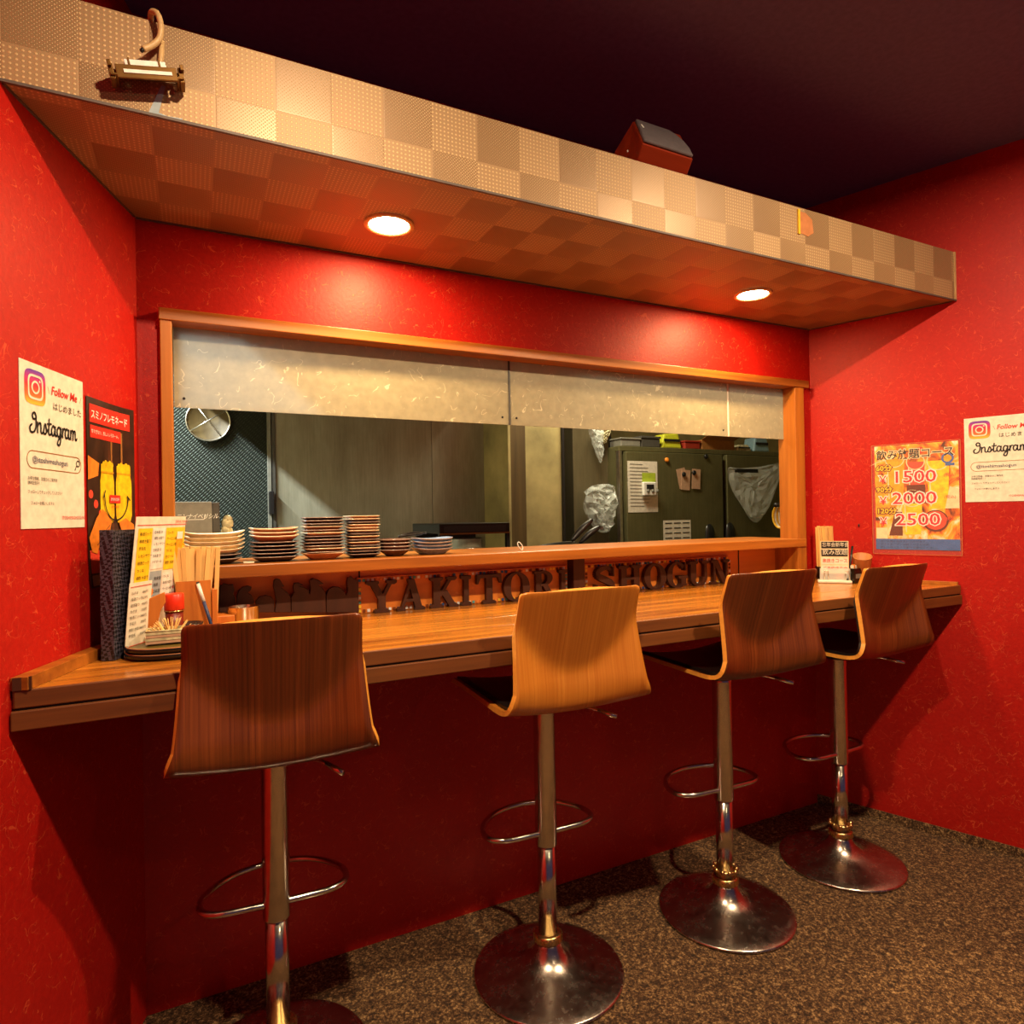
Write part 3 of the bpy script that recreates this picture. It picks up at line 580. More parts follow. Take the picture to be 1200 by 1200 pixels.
#MORE
# ------------------------------------------------------------------ bulkhead lamp bracket and speaker
def V3(x, y, z): return Vector((x, y, z))
t = thing('lamp_bracket', (0.052, -0.48, 1.99), 'old lamp bracket with brass ends and bent beige conduit on the bulkhead front', 'bracket')
MB().box((0.004, -0.512, 1.985), (0.100, -0.474, 1.989)).box((0.004, -0.512, 1.966), (0.100, -0.508, 1.987)).build('bracket_plate', 'gold', t, bevel=0.001)
MB().box((0.016, -0.5135, 1.974), (0.092, -0.512, 1.980)).build('glass_strip', 'white', t)
MB().box((0.020, -0.505, 1.989), (0.086, -0.474, 2.003)).build('ceramic_block', 'white', t, bevel=0.002)
for x in (0.026, 0.074): MB().box((x, -0.5065, 1.988), (x+0.003, -0.473, 2.0045)).build('clip', 'gold', t)
for x, s in ((0.0, -1), (0.104, 1)):
    MB().lathe([(0, -.005), (.005, -.004), (.0065, 0), (.005, .004), (0, .005)], (x, -0.500, 1.980), 12, T=Matrix.Rotation(pi/2, 4, 'X')).build('knob', 'brass', t)
    MB().box((x-.006, -0.512, 1.970), (x+.006, -0.474, 1.974)).box((x-.004+s*.003, -0.508, 1.966), (x+.004+s*.003, -0.478, 1.992)).box((x+s*.005-.002, -0.515, 1.984), (x+s*.005+.004, -0.500, 1.994)).build('end_clamp', 'gold', t, bevel=0.001)
cpts = spline([(0.082, -0.455, 2.098), (0.086, -0.476, 2.106), (0.094, -0.490, 2.096), (0.095, -0.492, 2.075), (0.088, -0.492, 2.052), (0.072, -0.494, 2.036), (0.056, -0.496, 2.027)], 5)
cn = MB().tube(cpts, 0.0052, 10).build('conduit', 'putty', t)
MB().tube([(0.0565, -0.4962, 2.0273), (0.052, -0.497, 2.023)], 0.0035, 8).build('conduit_core', 'blackp', cn)
MB().tube([(0.092, -0.480, 2.055), (0.082, -0.477, 2.02), (0.074, -0.476, 2.001)], 0.0045, 8).build('conduit', 'putty', t)

t.rotation_euler = (0, math.radians(-12), 0); t.location.z += 0.012
t = thing('speaker', (1.25, -0.44, 2.112), 'small cherry wood speaker with charcoal grille tilted on top of the bulkhead', 'speaker')
BL, BR = V3(1.153, -.500, 2.140), V3(1.320, -.500, 2.138); TL, TR = V3(1.187, -.420, 2.251), V3(1.350, -.420, 2.255)
bl, br = V3(1.165, -.462, 2.1125), V3(1.332, -.462, 2.1125); tl, tr = V3(1.187, -.33, 2.21), V3(1.345, -.33, 2.21); cl_, cr_ = V3(1.18, -.39, 2.1125), V3(1.335, -.39, 2.1125)
MB().add([BL, BR, TR, TL, bl, br, tr, tl, cl_, cr_], [(0, 1, 2, 3), (0, 4, 5, 1), (4, 8, 9, 5), (8, 7, 6, 9), (7, 3, 2, 6), (0, 3, 7, 8, 4), (1, 5, 9, 6, 2)]).build('cabinet', 'speakerwood', t, bevel=0.002)
nrm_ = (BR-BL).cross(TL-BL).normalized(); 
if nrm_.y > 0: nrm_ = -nrm_
def onf(u, v, h): return BL+(BR-BL)*u+(TL-BL)*v+nrm_*h
gp = [(0.02, .03), (0.985, .03), (0.985, .35), (0.93, .62), (0.82, .85), (0.7, .97), (0.02, .97)]
MB().prism([onf(u, v, 0.001) for u, v in gp], nrm_*0.008).build('grille', 'grille', t, bevel=0.003)
MB().prism([onf(u, v, 0.0095) for u, v in ((.08, .60), (.115, .60), (.095, .72), (.065, .72))], nrm_*0.001).build('badge', 'white', t)
MB().lathe([(0, 0), (.003, 0), (.003, .002), (0, .002)], V3(1.168, -.42, 2.165), 10, T=Matrix.Rotation(-pi/2, 4, 'Y')).build('screw', 'white', t)

# ------------------------------------------------------------------ kitchen shell
kz = 2.5
struct('floor', MB().box((-0.95, WT, -0.05), (5.0, 2.35, 0.0)), 'dgrey')
struct('ceiling', MB().box((-0.95, WT, kz), (5.0, 2.35, kz+0.05)), 'cream')
struct('wall_kitchen_left', MB().box((-1.0, WT, 0), (-0.95, 2.35, kz)), 'cream')
struct('wall_kitchen_right', MB().box((5.0, WT, 0), (5.05, 2.35, kz)), 'cream')
struct('wall_kitchen_back', MB().box((-0.95, 2.30, 0), (5.0, 2.35, kz)), 'cream')
b = MB().box((-0.95, WT, 0), (-0.001, WT+0.03, kz)); b.box((W+.001, WT, 0), (5.0, WT+0.03, kz)); b.box((-0.001, WT+.001, H), (W+.001, WT+0.03, kz)); struct('wall_kitchen_front', b, 'cream')
KY = 1.5
kl = sthing('trim_3', (0.5, KY, 0))
MB().box((-0.95, KY, 0), (0.441, KY+0.02, kz)).build('ribbed_panel', 'rib', kl)
MB().box((0.441, KY-0.02, 0), (0.458, KY+0.02, kz)).build('metal_post', 'grey', kl, bevel=0.002)
MB().box((0.462, KY-0.014, 0), (0.478, KY+0.02, kz)).build('metal_post', 'dgrey', kl, bevel=0.002)
MB().box((0.480, KY, 0), (1.28, KY+0.02, kz)).build('steel_panel', 'steel', kl)
MB().box((1.283, KY, 0), (1.75, KY+0.02, kz)).build('steel_panel', 'steel', kl)
MB().box((1.606, 1.20, 0), (1.700, 1.30, kz)).build('timber_post', 'post', kl, bevel=0.003)
MB().box((1.590, 1.19, 0), (1.606, 1.50, kz)).build('corner_strip', 'cream', kl, bevel=0.002)
MB().box((1.700, 1.215, 0), (1.926, 1.28, kz)).build('cream_board', 'cream', kl)
MB().box((1.926, 1.20, 0), (1.940, 1.30, kz)).build('corner_strip', 'ink', kl)
MB().box((1.94, 1.60, 0), (2.10, 1.62, kz)).build('dark_gap_panel', 'iron', kl)
cx0, cx1 = A(672, 560, 1.4).x, A(714, 560, 1.4).x
MB().box((cx0, 1.40, 0), (cx1, 1.65, kz)).build('steel_column', 'column', kl, bevel=0.004)
MB().box((cx1, 1.42, 0), (cx1+0.035, 1.60, kz)).build('dark_pipe_cover', 'iron', kl)
hz = MB().box((0.05, 0.24, 1.84), (1.45, 1.44, 1.90)); hz.prism([(0.05, .24, 1.90), (1.45, .24, 1.90), (1.45, 1.44, 1.90), (0.05, 1.44, 1.90)], (0, 0, 0.25))  # unseen hood, added so its lower left edge casts the diagonal kitchen shadow
tag(hz.build('shadow_hood', 'steel'), 'unseen stainless hood added to cast the diagonal shadow, hidden behind the header boards', 'hood')
# post seen behind the right header board
FR = 1.30
# ------------------------------------------------------------------ fridge
fx = lambda px, py=560: A(px, py, FR).x
fz = lambda px, py: A(px, py, FR).z
fxl, fxr = fx(724), 4.2; ftop = fz(729, 523)
f = thing('fridge', ((fxl+fxr)/2, FR+.4, 0), 'large olive-tinted stainless upright fridge with two upper doors in the kitchen', 'fridge')
MB().box((fxl, FR+0.01, 0.05), (fxr, 2.1, ftop)).build('body', 'fridge', f, bevel=0.004)
MB().box((fxl-.004, FR-0.02, ftop-0.03), (fxr, FR+0.02, ftop)).build('top_trim', 'fridge', f, bevel=0.003)
MB().box((fxl-.004, FR-0.022, 0.05), (fxl+0.016, FR+0.01, ftop-0.03)).build('corner_trim', 'tape', f, bevel=0.002)
ds = fx(841), fx(846)
d1 = MB().box((fx(729), FR-0.045, 0.95), (ds[0], FR+0.008, ftop-0.034)).build('door', 'fridge', f, bevel=0.004)
d2 = MB().box((ds[1], FR-0.045, 0.95), (fxr-0.02, FR+0.008, ftop-0.034)).build('door', 'fridge', f, bevel=0.004)
DY = FR-0.0455
def dxz(px, py): p = A(px, py, DY); return p.x, p.z
for d_, a, c_ in ((d1, (826, 616), (837, 652)), (d2, (850, 614), (861, 652))):
    x0, z1 = dxz(*a); x1, z0 = dxz(*c_)
    MB().lathe([(1, 0), (0.92, 0.012), (0.55, 0.016), (0, 0.016)], ((x0+x1)/2, DY, (z0+z1)/2-.02), 24, sx=(x1-x0)/2, sy=(z1-z0)/2+.03, T=Matrix.Rotation(pi/2, 4, 'X'), power=0.7, cap=False).build('door_handle', 'blackp', d_)
def fsheet(px0, py0, px1, py1, mat, name, label, cat, h=0.001):
    a = dxz(px0, py0); b_ = dxz(px1, py1); w_, h_ = abs(b_[0]-a[0]), abs(a[1]-b_[1])
    r = thing(name, (a[0], DY, min(a[1], b_[1])), label, cat); sh = Sheet(r, (a[0], DY-h, min(a[1], b_[1])), (1, 0, 0), (0, 0, 1))
    sh.rect(0, 0, w_, h_, mat, 'sheet', 0, 0.0006); return sh, w_, h_
sh, w_, h_ = fsheet(735, 540, 771, 600, 'paper', 'note_sheet', 'large handwritten list on white paper stuck on the left fridge door', 'paper', 0.0012)
for k in range(13): sh.line([(w_*.08, h_*(.94-k*.068)), (w_*(.45+.3*random.random()), h_*(.935-k*.068))], 0.004, 'grey', 'pencil_line', 0.001)
sh2, a_, b_ = fsheet(752, 554, 768, 574, 'green', 'sticky_note', 'lime green sticky note under the white kitchen timer', 'note', 0.0030)
tx0, tz1 = dxz(751, 565); tx1, tz0 = dxz(766, 581)
t = thing('kitchen_timer', (tx0, DY, tz0), 'small white digital kitchen timer on the list on the fridge', 'timer')
MB().box((tx0, DY-0.028, tz0), (tx1, DY-0.005, tz1)).build('case', 'white', t, bevel=0.006, seg=3)
MB().box((tx0+.02, DY-0.030, tz0+(tz1-tz0)*.45), (tx1-.02, DY-0.0285, tz1-.015)).build('display', 'ink', t)
for k in range(3): x = tx0+.03+k*.035; MB().lathe([(.011, 0), (.011, .003), (0, .003)], (x, DY-.028, tz0+.028), 12, T=Matrix.Rotation(pi/2, 4, 'X')).build('button', 'grey', t)
sh, w_, h_ = fsheet(777, 610, 810, 650, 'paper', 'printed_form', 'white printed form low on the left fridge door', 'paper')
for k in range(5):
    for q in range(3): sh.line([(w_*(.07+q*.32), h_*(.92-k*.14)), (w_*(.3+q*.32), h_*(.92-k*.14))], 0.006, 'ink', 'table_line', 0.001)
for k, (px, py, rr) in enumerate(((793, 549, -12), (797, 551, 4), (809, 550, 3))):
    a = dxz(px, py); z_ = a[1]
    T = Matrix.Translation((a[0]+.04, DY, z_-.06)) @ Matrix.Rotation(math.radians(rr), 4, 'Y')
    tag(MB().box((-.034, -.003-k*.002, -.062), (.034, -.0012-k*.002, .062), T=T).build('coupon_slip', 'pinkpaper'), ('leftmost faded pink slip tilted on the fridge door', 'middle faded pink slip on the fridge door, half covered', 'right faded pink slip pinned straight on the fridge door')[k], 'paper', 'pink slips on the fridge')
for px, py, mt, lab in ((781, 539, 'orange', 'orange round magnet on the fridge door'), (827, 535, 'blackp', 'black round magnet high on the fridge door'), (800, 556, 'blackp', 'black round magnet holding the left pink slips'), (812, 554, 'blackp', 'black round magnet holding the right pink slip')):
    p = dxz(px, py); tag(MB().lathe([(0, 0), (.014, 0), (.014, .008), (.010, .011), (0, .011)], (p[0], DY-(.0072 if px in (800, 812) else .0002), p[1]), 16, T=Matrix.Rotation(pi/2, 4, 'X')).build('magnet', mt), lab, 'magnet')
# plastic sleeve hung from a clip on the right door
def crumple(name, pts, y, depth, mat, label, cat, n=9, seed=1):
    rnd = random.Random(seed); P_ = [A(px, py, y) for px, py in pts]; xs = [p.x for p in P_]; zs = [p.z for p in P_]; c = V3(sum(xs)/len(xs), y, sum(zs)/len(zs)); b = MB(); vs = []; K = len(P_)*3; ring_ = spline([(p.x, p.z) for p in P_], 3, True)
    rings = [1.0, 0.92, 0.8, 0.66, 0.5, 0.34, 0.16]
    for side in (-1, 1):
        for ri, r in enumerate(rings):
            for p in ring_:
                bul = math.sqrt(max(0, 1-r*r))*depth/2+(0 if r == 1 else rnd.uniform(-.30, .30)*depth)
                vs.append(V3(c.x+(p[0]-c.x)*r, y-depth*.85+side*bul, c.z+(p[1]-c.z)*r))
    fs = []
    for s_ in (0, 1):
        o_ = s_*len(rings)*K
        for ri in range(len(rings)-1):
            for k in range(K): q = (o_+ri*K+k, o_+ri*K+(k+1) % K, o_+(ri+1)*K+(k+1) % K, o_+(ri+1)*K+k); fs.append(q if s_ == 0 else tuple(reversed(q)))
        fs.append(tuple(o_+(len(rings)-1)*K+k for k in range(K)))
    for k in range(K): fs.append((k, k+len(rings)*K, (k+1) % K+len(rings)*K, (k+1) % K))
    return b.add(vs, fs, 0, False)
t = thing('plastic_sleeves', (A(880, 575, DY).x, DY, A(880, 600, DY).z), 'sheaf of clear plastic sleeves hung from a black clip on the right fridge door', 'plastic bag')
crumple('x', [(850, 549), (864, 549), (890, 547), (913, 544), (907, 572), (893, 603), (877, 606), (863, 588), (853, 570)], DY-.004, 0.025, 'bag', '', '').build('sleeve', 'bag', t)
crumple('x', [(868, 556), (900, 552), (906, 575), (890, 609), (878, 609), (866, 585)], DY-.001, 0.012, 'bag', '', '', seed=4).build('sleeve', 'bag', t)
p0 = A(861, 551, DY-.03); p1 = A(888, 549, DY-.03)
MB().box((p0.x, DY-.034, p0.z-.014), (p1.x, DY-.027, p0.z+.010)).build('clip', 'blackp', t, bevel=0.002)
# goods on top of the fridge
for i, (px0, px1, hh, mt, nm, lab) in enumerate(((729, 752, .055, 'grey', 'tray', 'grey tray lying on the left end of the fridge top'), (753, 775, .07, 'dgrey', 'container', 'dark grey container on the fridge beside the yellow pack'), (778, 802, .10, 'yellowbox', 'packet', 'yellow pack standing on the fridge top'), (804, 822, .055, 'redbox', 'box', 'small dark red box on the fridge top'), (824, 862, .065, 'card', 'cardboard_box', 'brown cardboard box on the fridge top'), (866, 884, .05, 'cloth', 'packet', 'pale crumpled packet right of the cardboard box'), (886, 905, .11, 'bluefoil', 'packet', 'pale blue pack at the right end of the fridge top'))):
    x0, x1 = fx(px0, 520), fx(px1, 520)
    b = MB()
    if nm == 'packet':
        b.prism([(x0, FR+.02, ftop+.001), (x1, FR+.02, ftop+.001), (x1-.02, FR+.03, ftop+hh), (x0+.03, FR+.03, ftop+hh*.92)], (0, .1, 0))
        t = thing(nm, (x0, FR, ftop), lab, 'packet'); b.build('pouch', mt, t, bevel=0.01); MB().box((x0+.02, FR+.016, ftop+hh*.45), (x1-.02, FR+.022, ftop+hh*.6)).build('print_band', 'ink', t)
    elif nm == 'cardboard_box':
        t = thing(nm, (x0, FR, ftop), lab, 'box'); b.box((x0, FR+.01, ftop+.001), (x1, FR+.22, ftop+hh)).build('carton', mt, t, bevel=0.002); MB().prism([(x0, FR+.01, ftop+hh), (x1, FR+.01, ftop+hh), (x1, FR-.04, ftop+hh+.02), (x0, FR-.04, ftop+hh+.02)], (0, 0, .003)).build('flap', mt, t)
    else:
        t = thing(nm, (x0, FR, ftop), lab, 'box' if nm == 'box' else nm); b.box((x0, FR+.01, ftop+.001), (x1, FR+.16, ftop+hh*.8)).build('body', mt, t, bevel=0.006); MB().box((x0-.004, FR+.005, ftop+hh*.8), (x1+.004, FR+.165, ftop+hh)).build('lid', mt, t, bevel=0.003)
# bags on the column
tag(crumple('x', [(679, 575), (690, 569), (709, 570), (711, 590), (707, 618), (698, 624), (686, 618), (677, 596)], 1.39, 0.10, 'bag', '', '', seed=2).build('plastic_bag', 'bag'), 'crumpled clear plastic bag hanging on the brown steel column', 'plastic bag')
tag(crumple('x', [(686, 500), (700, 500), (702, 520), (700, 543), (695, 535), (689, 515)], 1.39, 0.05, 'bag', '', '', seed=3).build('plastic_bag', 'bag'), 'narrow pointed plastic bag hanging high on the steel column', 'plastic bag')
tag(crumple('x', [(702, 502), (712, 504), (709, 515), (704, 521), (701, 512)], 1.39, 0.03, 'bag', '', '', seed=5).build('cloth_scrap', 'cloth'), 'small beige cloth tip beside the pointed plastic bag', 'cloth')
# strainer on the ribbed panel
c = A(244, 493, 1.46); t = thing('strainer', (c.x, 1.46, c.z-.1), 'round wire strainer hanging on the green ribbed wall', 'strainer')
MB().tube([(c.x+.092*math.cos(a*pi/16), 1.46, c.z+.092*math.sin(a*pi/16)) for a in range(32)], .004, 6, closed=True).build('rim', 'tape', t)
MB().lathe([(0, .030), (.05, .024), (.09, 0)], (c.x, 1.462, c.z), 32, T=Matrix.Rotation(-pi/2, 4, 'X'), cap=False).build('mesh_bowl', 'post', t)
for a in (.6, 2.2): MB().tube([(c.x-.09*math.cos(a), 1.458, c.z-.09*math.sin(a)), (c.x, 1.456, c.z), (c.x+.09*math.cos(a), 1.458, c.z+.09*math.sin(a))], .003, 6).build('brace', 'tape', t)
# small switch on the metal post
p = A(318, 588, 1.47); tag(MB().box((p.x-.012, 1.45, p.z-.06), (p.x+.012, 1.479, p.z+.05)).build('switch_box', 'blackp', bevel=.003), 'small black switch box on the pale metal post', 'switch')
# warmer appliance with pot behind the shelf
a0 = A(515, 614, .6); a1 = A(598, 650, .6); zt = a0.z; zb = 0.90
t = thing('grill_unit', ((a0.x+a1.x)/2, .7, zb), 'blackened steel grill unit with open front behind the shelf', 'grill')
MB().box((a0.x, .60, zt-.040), (a1.x, .95, zt)).build('top_frame', 'iron', t, bevel=.003); MB().box((a0.x+.02, .598, zt-.034), (a1.x-.02, .602, zt-.010)).build('slot', 'ink', t)
MB().box((a0.x, .598, zt-.045), (a1.x, .604, zt-.038)).build('edge_rail', 'gold', t)
for x in (a0.x, a1.x-.014): MB().box((x, .60, zb), (x+.014, .62, zt-.04)).build('upright', 'iron', t)
MB().box((a0.x+.014, .93, zb), (a1.x-.014, .95, zt-.04)).build('back_sheet', 'iron', t)
wt = MB().box((-0.2, .42, 0.85), (1.55, 1.19, 0.90)); tag(wt.build('kitchen_worktop', 'steel', bevel=.004), 'stainless kitchen worktop behind and below the serving shelf', 'worktop')
x_ = A(545, 640, .70).x; t = thing('stock_pot', (x_, .70, .90), 'dull steel pot standing inside the grill unit', 'pot')
MB().lathe([(.0, 0), (.066, 0), (.07, .004), (.07, .200), (.073, .204), (.068, .204), (.066, .01), (0, .01)], (x_, .70, .901), 32, cap=False).build('body', 'steel', t); MB().tube([(x_-.03, .632, 1.06), (x_-.03, .612, 1.065), (x_+.03, .612, 1.065), (x_+.03, .632, 1.06)], .004, 6).build('handle', 'tape', t)
# frying pans
py_ = .36
for i, (c_, rx_, h0, h1, lab) in enumerate((((652, 643), 0.11, (670, 634), (694, 609), 'black frying pan with handle pointing up right, behind the shelf'), ((690, 644), 0.10, (679, 637), (703, 617), 'second black frying pan with lower handle, behind the shelf'))):
    p = A(*c_, py_+i*.08); y_ = py_+i*.08+.05; t = thing('frying_pan', (p.x, y_, p.z-.03), lab, 'pan')
    T = Matrix.Rotation(math.radians(-10), 4, 'Y')
    MB().lathe([(0, 0), (rx_*.78, 0), (rx_, .028), (rx_*1.02, .030), (rx_*.97, .028), (rx_*.76, .004), (0, .004)], (p.x, y_, p.z-.025), 36, T=T, cap=False).build('pan_body', 'iron', t)
    a = A(*h0, y_-.03); b_ = A(*h1, y_-.03); mid = (a+b_)/2+V3(0, 0, .006)
    MB().tube(spline([a, mid, b_], 5), .008, 8, rs=[.006+.008*math.sin(pi*k/10) for k in range(11)]).build('handle', 'blackp', t)
tag(MB().box((1.25, .28, .90), (1.72, .50, 0.985)).build('burner_box', 'iron', bevel=.004), 'black burner box under the frying pans', 'burner')
# tape rolls hanging at the right jamb
c = A(914, 605, .30)
for k, mt in enumerate(('yel', 'white', 'yel', 'white')):
    r = .030-.0015*k; tag(MB().tube([(c.x+.012*k+.004*math.sin(a*pi/12), .30+.3*r*math.cos(a*pi/12), c.z+.046*math.sin(a*pi/12)) if False else (c.x+.010*k, .30+r*1.3*math.cos(a*pi/12), c.z+.055*math.sin(a*pi/12)) for a in range(24)], .0055, 8, closed=True).build('hose_coil', mt), '%s ring of the coiled hose hanging by the right jamb, %s from the left' % ('yellow' if mt == 'yel' else 'white', ('first', 'second', 'third', 'fourth')[k]), 'hose', 'coiled rings by the right jamb')
t = thing('tap', (c.x, .30, c.z+.05), 'black tap above the coiled hose at the right jamb', 'tap'); MB().tube([(c.x-.03, .30, c.z+.052), (c.x+.045, .30, c.z+.052)], .010, 10).build('body', 'blackp', t); MB().tube([(c.x+.02, .076, c.z+.052), (c.x+.02, .30, c.z+.052)], .008, 8).build('wall_pipe', 'blackp', t); MB().tube([(c.x+.01, .30, c.z+.062), (c.x+.012, .30, c.z+.095)], .006, 8).build('lever', 'blackp', t)

# ------------------------------------------------------------------ things on the serving shelf
SH = 1.0855
def plate(name, w_, d_, h_, power, mats, curl=0.0, seg=32, foot=0.6):
    b = MB(); n = seg
    b.lathe([(0, 0), (foot, 0), (foot+.06, h_*.12), (.97, h_*.82)], (0, 0, 0), n, 0, w_/2, d_/2, power, cap=False)
    b.lathe([(.97, h_*.82), (1.0, h_*.9), (1.0, h_), (.96, h_)], (0, 0, 0), n, 1, w_/2, d_/2, power, cap=False)
    b.lathe([(.96, h_), (foot, h_*.38), (0, h_*.32)], (0, 0, 0), n, 2, w_/2, d_/2, power, cap=False)
    for p in b.v: p.z += curl*(abs(p.x)/(w_/2))**3
    return b
ORD = ['top', 'second from the top', 'third from the top', 'fourth from the top', 'fifth from the top', 'sixth from the top', 'seventh from the top', 'eighth from the top', 'ninth from the top', 'tenth from the top', 'eleventh from the top', 'twelfth from the top', 'thirteenth from the top', 'fourteenth from the top']
PROTO = {}
def stack(x, y, specs, pitch, stackname, group, cat='plate', jit=2.5):
    n = len(specs)
    for i, (key, args, desc) in enumerate(specs):          # bottom to top
        z = SH+i*pitch
        if key not in PROTO:
            o = plate(*args[:6], **args[6]).build(args[0], list(args[5]), origin=(0, 0, 0)); PROTO[key] = o
        else: o = PROTO[key].copy(); C.objects.link(o)
        o.location = (x+random.uniform(-.0015, .0015), y+random.uniform(-.002, .002), z); o.rotation_euler = (0, 0, math.radians(random.uniform(-jit, jit)))
        tag(o, ('%s, %s of %s' % (desc, ORD[n-1-i].replace(' from the top', ' from top'), stackname)), cat, group)
D_ = ('pd', 'prim', 'pd'); DR = ('pdr', 'prim', 'pdr'); RU = ('prust', 'pwhite', 'prust'); CRM = ('pwhite', 'pwhite', 'pwhite'); TN = ('ptan', 'pwhite', 'ptan'); BLU = ('pblue', 'prim', 'pblue'); PK = ('prim', 'pwhite', 'prim')
k1 = ('boat', ('boat_dish', .150, .100, .016, .45, CRM, dict(curl=.008)), 'cream boat-shaped dish'); k1b = ('boatd', ('boat_dish', .135, .095, .014, .45, D_, dict(curl=.003)), 'black shallow dish')
stack(.163, .045, [k1b, k1b, k1, k1, k1, k1, k1], .0105, 'the stack by the left jamb', 'boat dishes at the left end of the shelf', 'dish')
k2d = ('rd', ('rectangular_plate', .122, .095, .014, .25, D_, dict(curl=.002)), 'dark rectangular plate'); k2r = ('rr', ('rectangular_plate', .120, .095, .020, .25, RU, dict(curl=.004)), 'rust and cream rectangular plate')
stack(.312, .045, [k2d]*5+[k2r]*3, .0098, 'the stack second from left', 'rectangular plates in the second stack')
k3 = ('sd', ('square_plate', .108, .100, .014, .22, D_, dict()), 'dark square plate'); k3r = ('sr', ('square_plate', .108, .100, .014, .22, DR, dict()), 'brown square plate'); k3t = ('st', ('square_plate', .112, .100, .020, .22, TN, dict(foot=.55)), 'tan square plate'); k3u = ('stt', ('square_plate', .106, .100, .015, .22, TN, dict(foot=.6)), 'light tan square plate')
stack(.440, .045, [k3t, k3, k3u, k3r, k3, k3r, k3, k3u, k3r, k3u, k3, k3r, k3], .0086, 'the tall darker stack', 'square plates in the tall dark stack')
k4l = ('nl', ('small_plate', .090, .095, .013, .22, TN, dict()), 'light tan small plate'); k4d = ('nd', ('small_plate', .090, .095, .012, .22, D_, dict()), 'dark small plate'); k4p = ('np', ('small_plate', .090, .095, .013, .22, PK, dict()), 'pale pink small plate')
stack(.550, .045, [k4d, k4d, k4p, k4d, k4l, k4d, k4l, k4d, k4p, k4l, k4l, k4d, k4p, k4l], .0082, 'the tall lighter stack', 'small plates in the tall light stack')
k5 = ('bw', ('small_bowl', .098, .090, .020, 1.0, DR, dict(foot=.5)), 'small brown round bowl'); stack(.646, .045, [k5]*4, .0100, 'the short bowl stack', 'round bowls on the shelf', 'bowl', 20)
k6 = ('bl', ('scalloped_plate', .118, .100, .018, .6, BLU, dict(curl=.004)), 'blue-grey wavy plate'); stack(.762, .045, [k6]*4, .0098, 'the rightmost shelf stack', 'blue-grey plates on the shelf', 'plate', 8)
tag(MB().box((.232, .0, SH), (.258, .03, SH+.004)).build('paper_slip', 'paper', bevel=.001), 'folded white slip lying between the boat dishes and the second stack', 'paper')
# tongs lying on the bowls
tg = MB()
tg.tube(spline([(.655, .03, SH+.056), (.69, .035, SH+.060), (.73, .04, SH+.062)], 4), .0035, 6); tg.tube(spline([(.67, .05, SH+.058), (.70, .052, SH+.066), (.75, .055, SH+.064)], 4), .003, 6)
tag(tg.build('tongs', 'iron'), 'dark metal tongs resting on the round bowls', 'tongs')
cp = A(611, 642, .03); t = thing('wire_clip', (cp.x, .03, SH), 'small white wire clip standing on the shelf right of the plates', 'clip')
MB().tube([(cp.x+.004*math.cos(a*pi/8)*1.8-.004+.010*math.sin(a*pi/8)*-.6, .03, SH+.014+.010*math.sin(a*pi/8)*1.25) for a in range(16)], .0014, 6, closed=True).build('loop', 'white', t)
# grey appliance box with lettering
gy = .165; g0 = A(203, 588, gy); g1 = A(249, 632, gy); g2 = A(258, 632, gy)
t = thing('grey_appliance', (g0.x, gy, SH), 'grey enamel appliance with white slanted lettering at the left jamb', 'appliance')
MB().box((.04, gy, SH+.034), (g1.x, gy+.085, g0.z)).build('upper_case', 'grey', t, bevel=.002)
MB().box((g1.x+.0003, gy+.006, SH), (g2.x, gy+.08, g0.z-.002)).build('side_case', 'dgrey', t, bevel=.002)
MB().box((.04, gy+.008, SH), (g1.x, gy+.08, SH+.034)).build('lower_case', 'blackp', t, bevel=.002)
MB().box((g1.x-.045, gy+.004, SH+.004), (g1.x-.006, gy+.008, SH+.026)).build('drawer', 'dgrey', t, bevel=.001)
sh = Sheet(t, (.045, gy, SH), (1, 0, 0), (0, 0, 1)); lz = A(225, 606, gy).z-SH
sh.text('ニンナイベリシル', .030, lz-.004, .0165, 'white', h=.0012, shear=.25, xs=.85, spacing=.85)
sh.line([(.028, lz-.007), (.098, lz-.007), (.103, lz+.006)], .0015, 'white')
MB().lathe([(0, 0), (.004, 0), (.004, .006), (0, .006)], (g1.x+.010, gy+.006, SH+.035), 12, T=Matrix.Rotation(pi/2, 4, 'X')).build('knob', 'blackp', t)
# crumpled cloth rag on a bottle
fg = A(266, 616, .20); t = thing('rag_covered_bottle', (fg.x, .20, SH), 'dark bottle with a stained cream rag knotted over it, right of the grey appliance', 'bottle')
MB().lathe([(0, 0), (.009, 0), (.010, .03), (.006, .05), (.005, .09), (0, .09)], (fg.x, .20, SH), 16, cap=False).build('bottle_body', 'blackp', t)
rg = MB(); rnd = random.Random(3)
for (dx, dz, sx, sz) in ((0, .105, .016, .018), (-.004, .085, .013, .014), (-.012, .062, .008, .028), (.010, .070, .007, .022), (.003, .118, .012, .010)):
    vs_ = MB().lathe([(math.sin(pi*k/6), -math.cos(pi*k/6)) for k in range(7)], (0, 0, 0), 10, cap=False)
    rg.add([V3(fg.x+dx+p.x*sx*rnd.uniform(.8, 1.15), .195+p.y*.011*rnd.uniform(.8, 1.15), SH+dz+p.z*sz) for p in vs_.v], vs_.f, 0, True)
rg.build('rag', 'cloth', t)

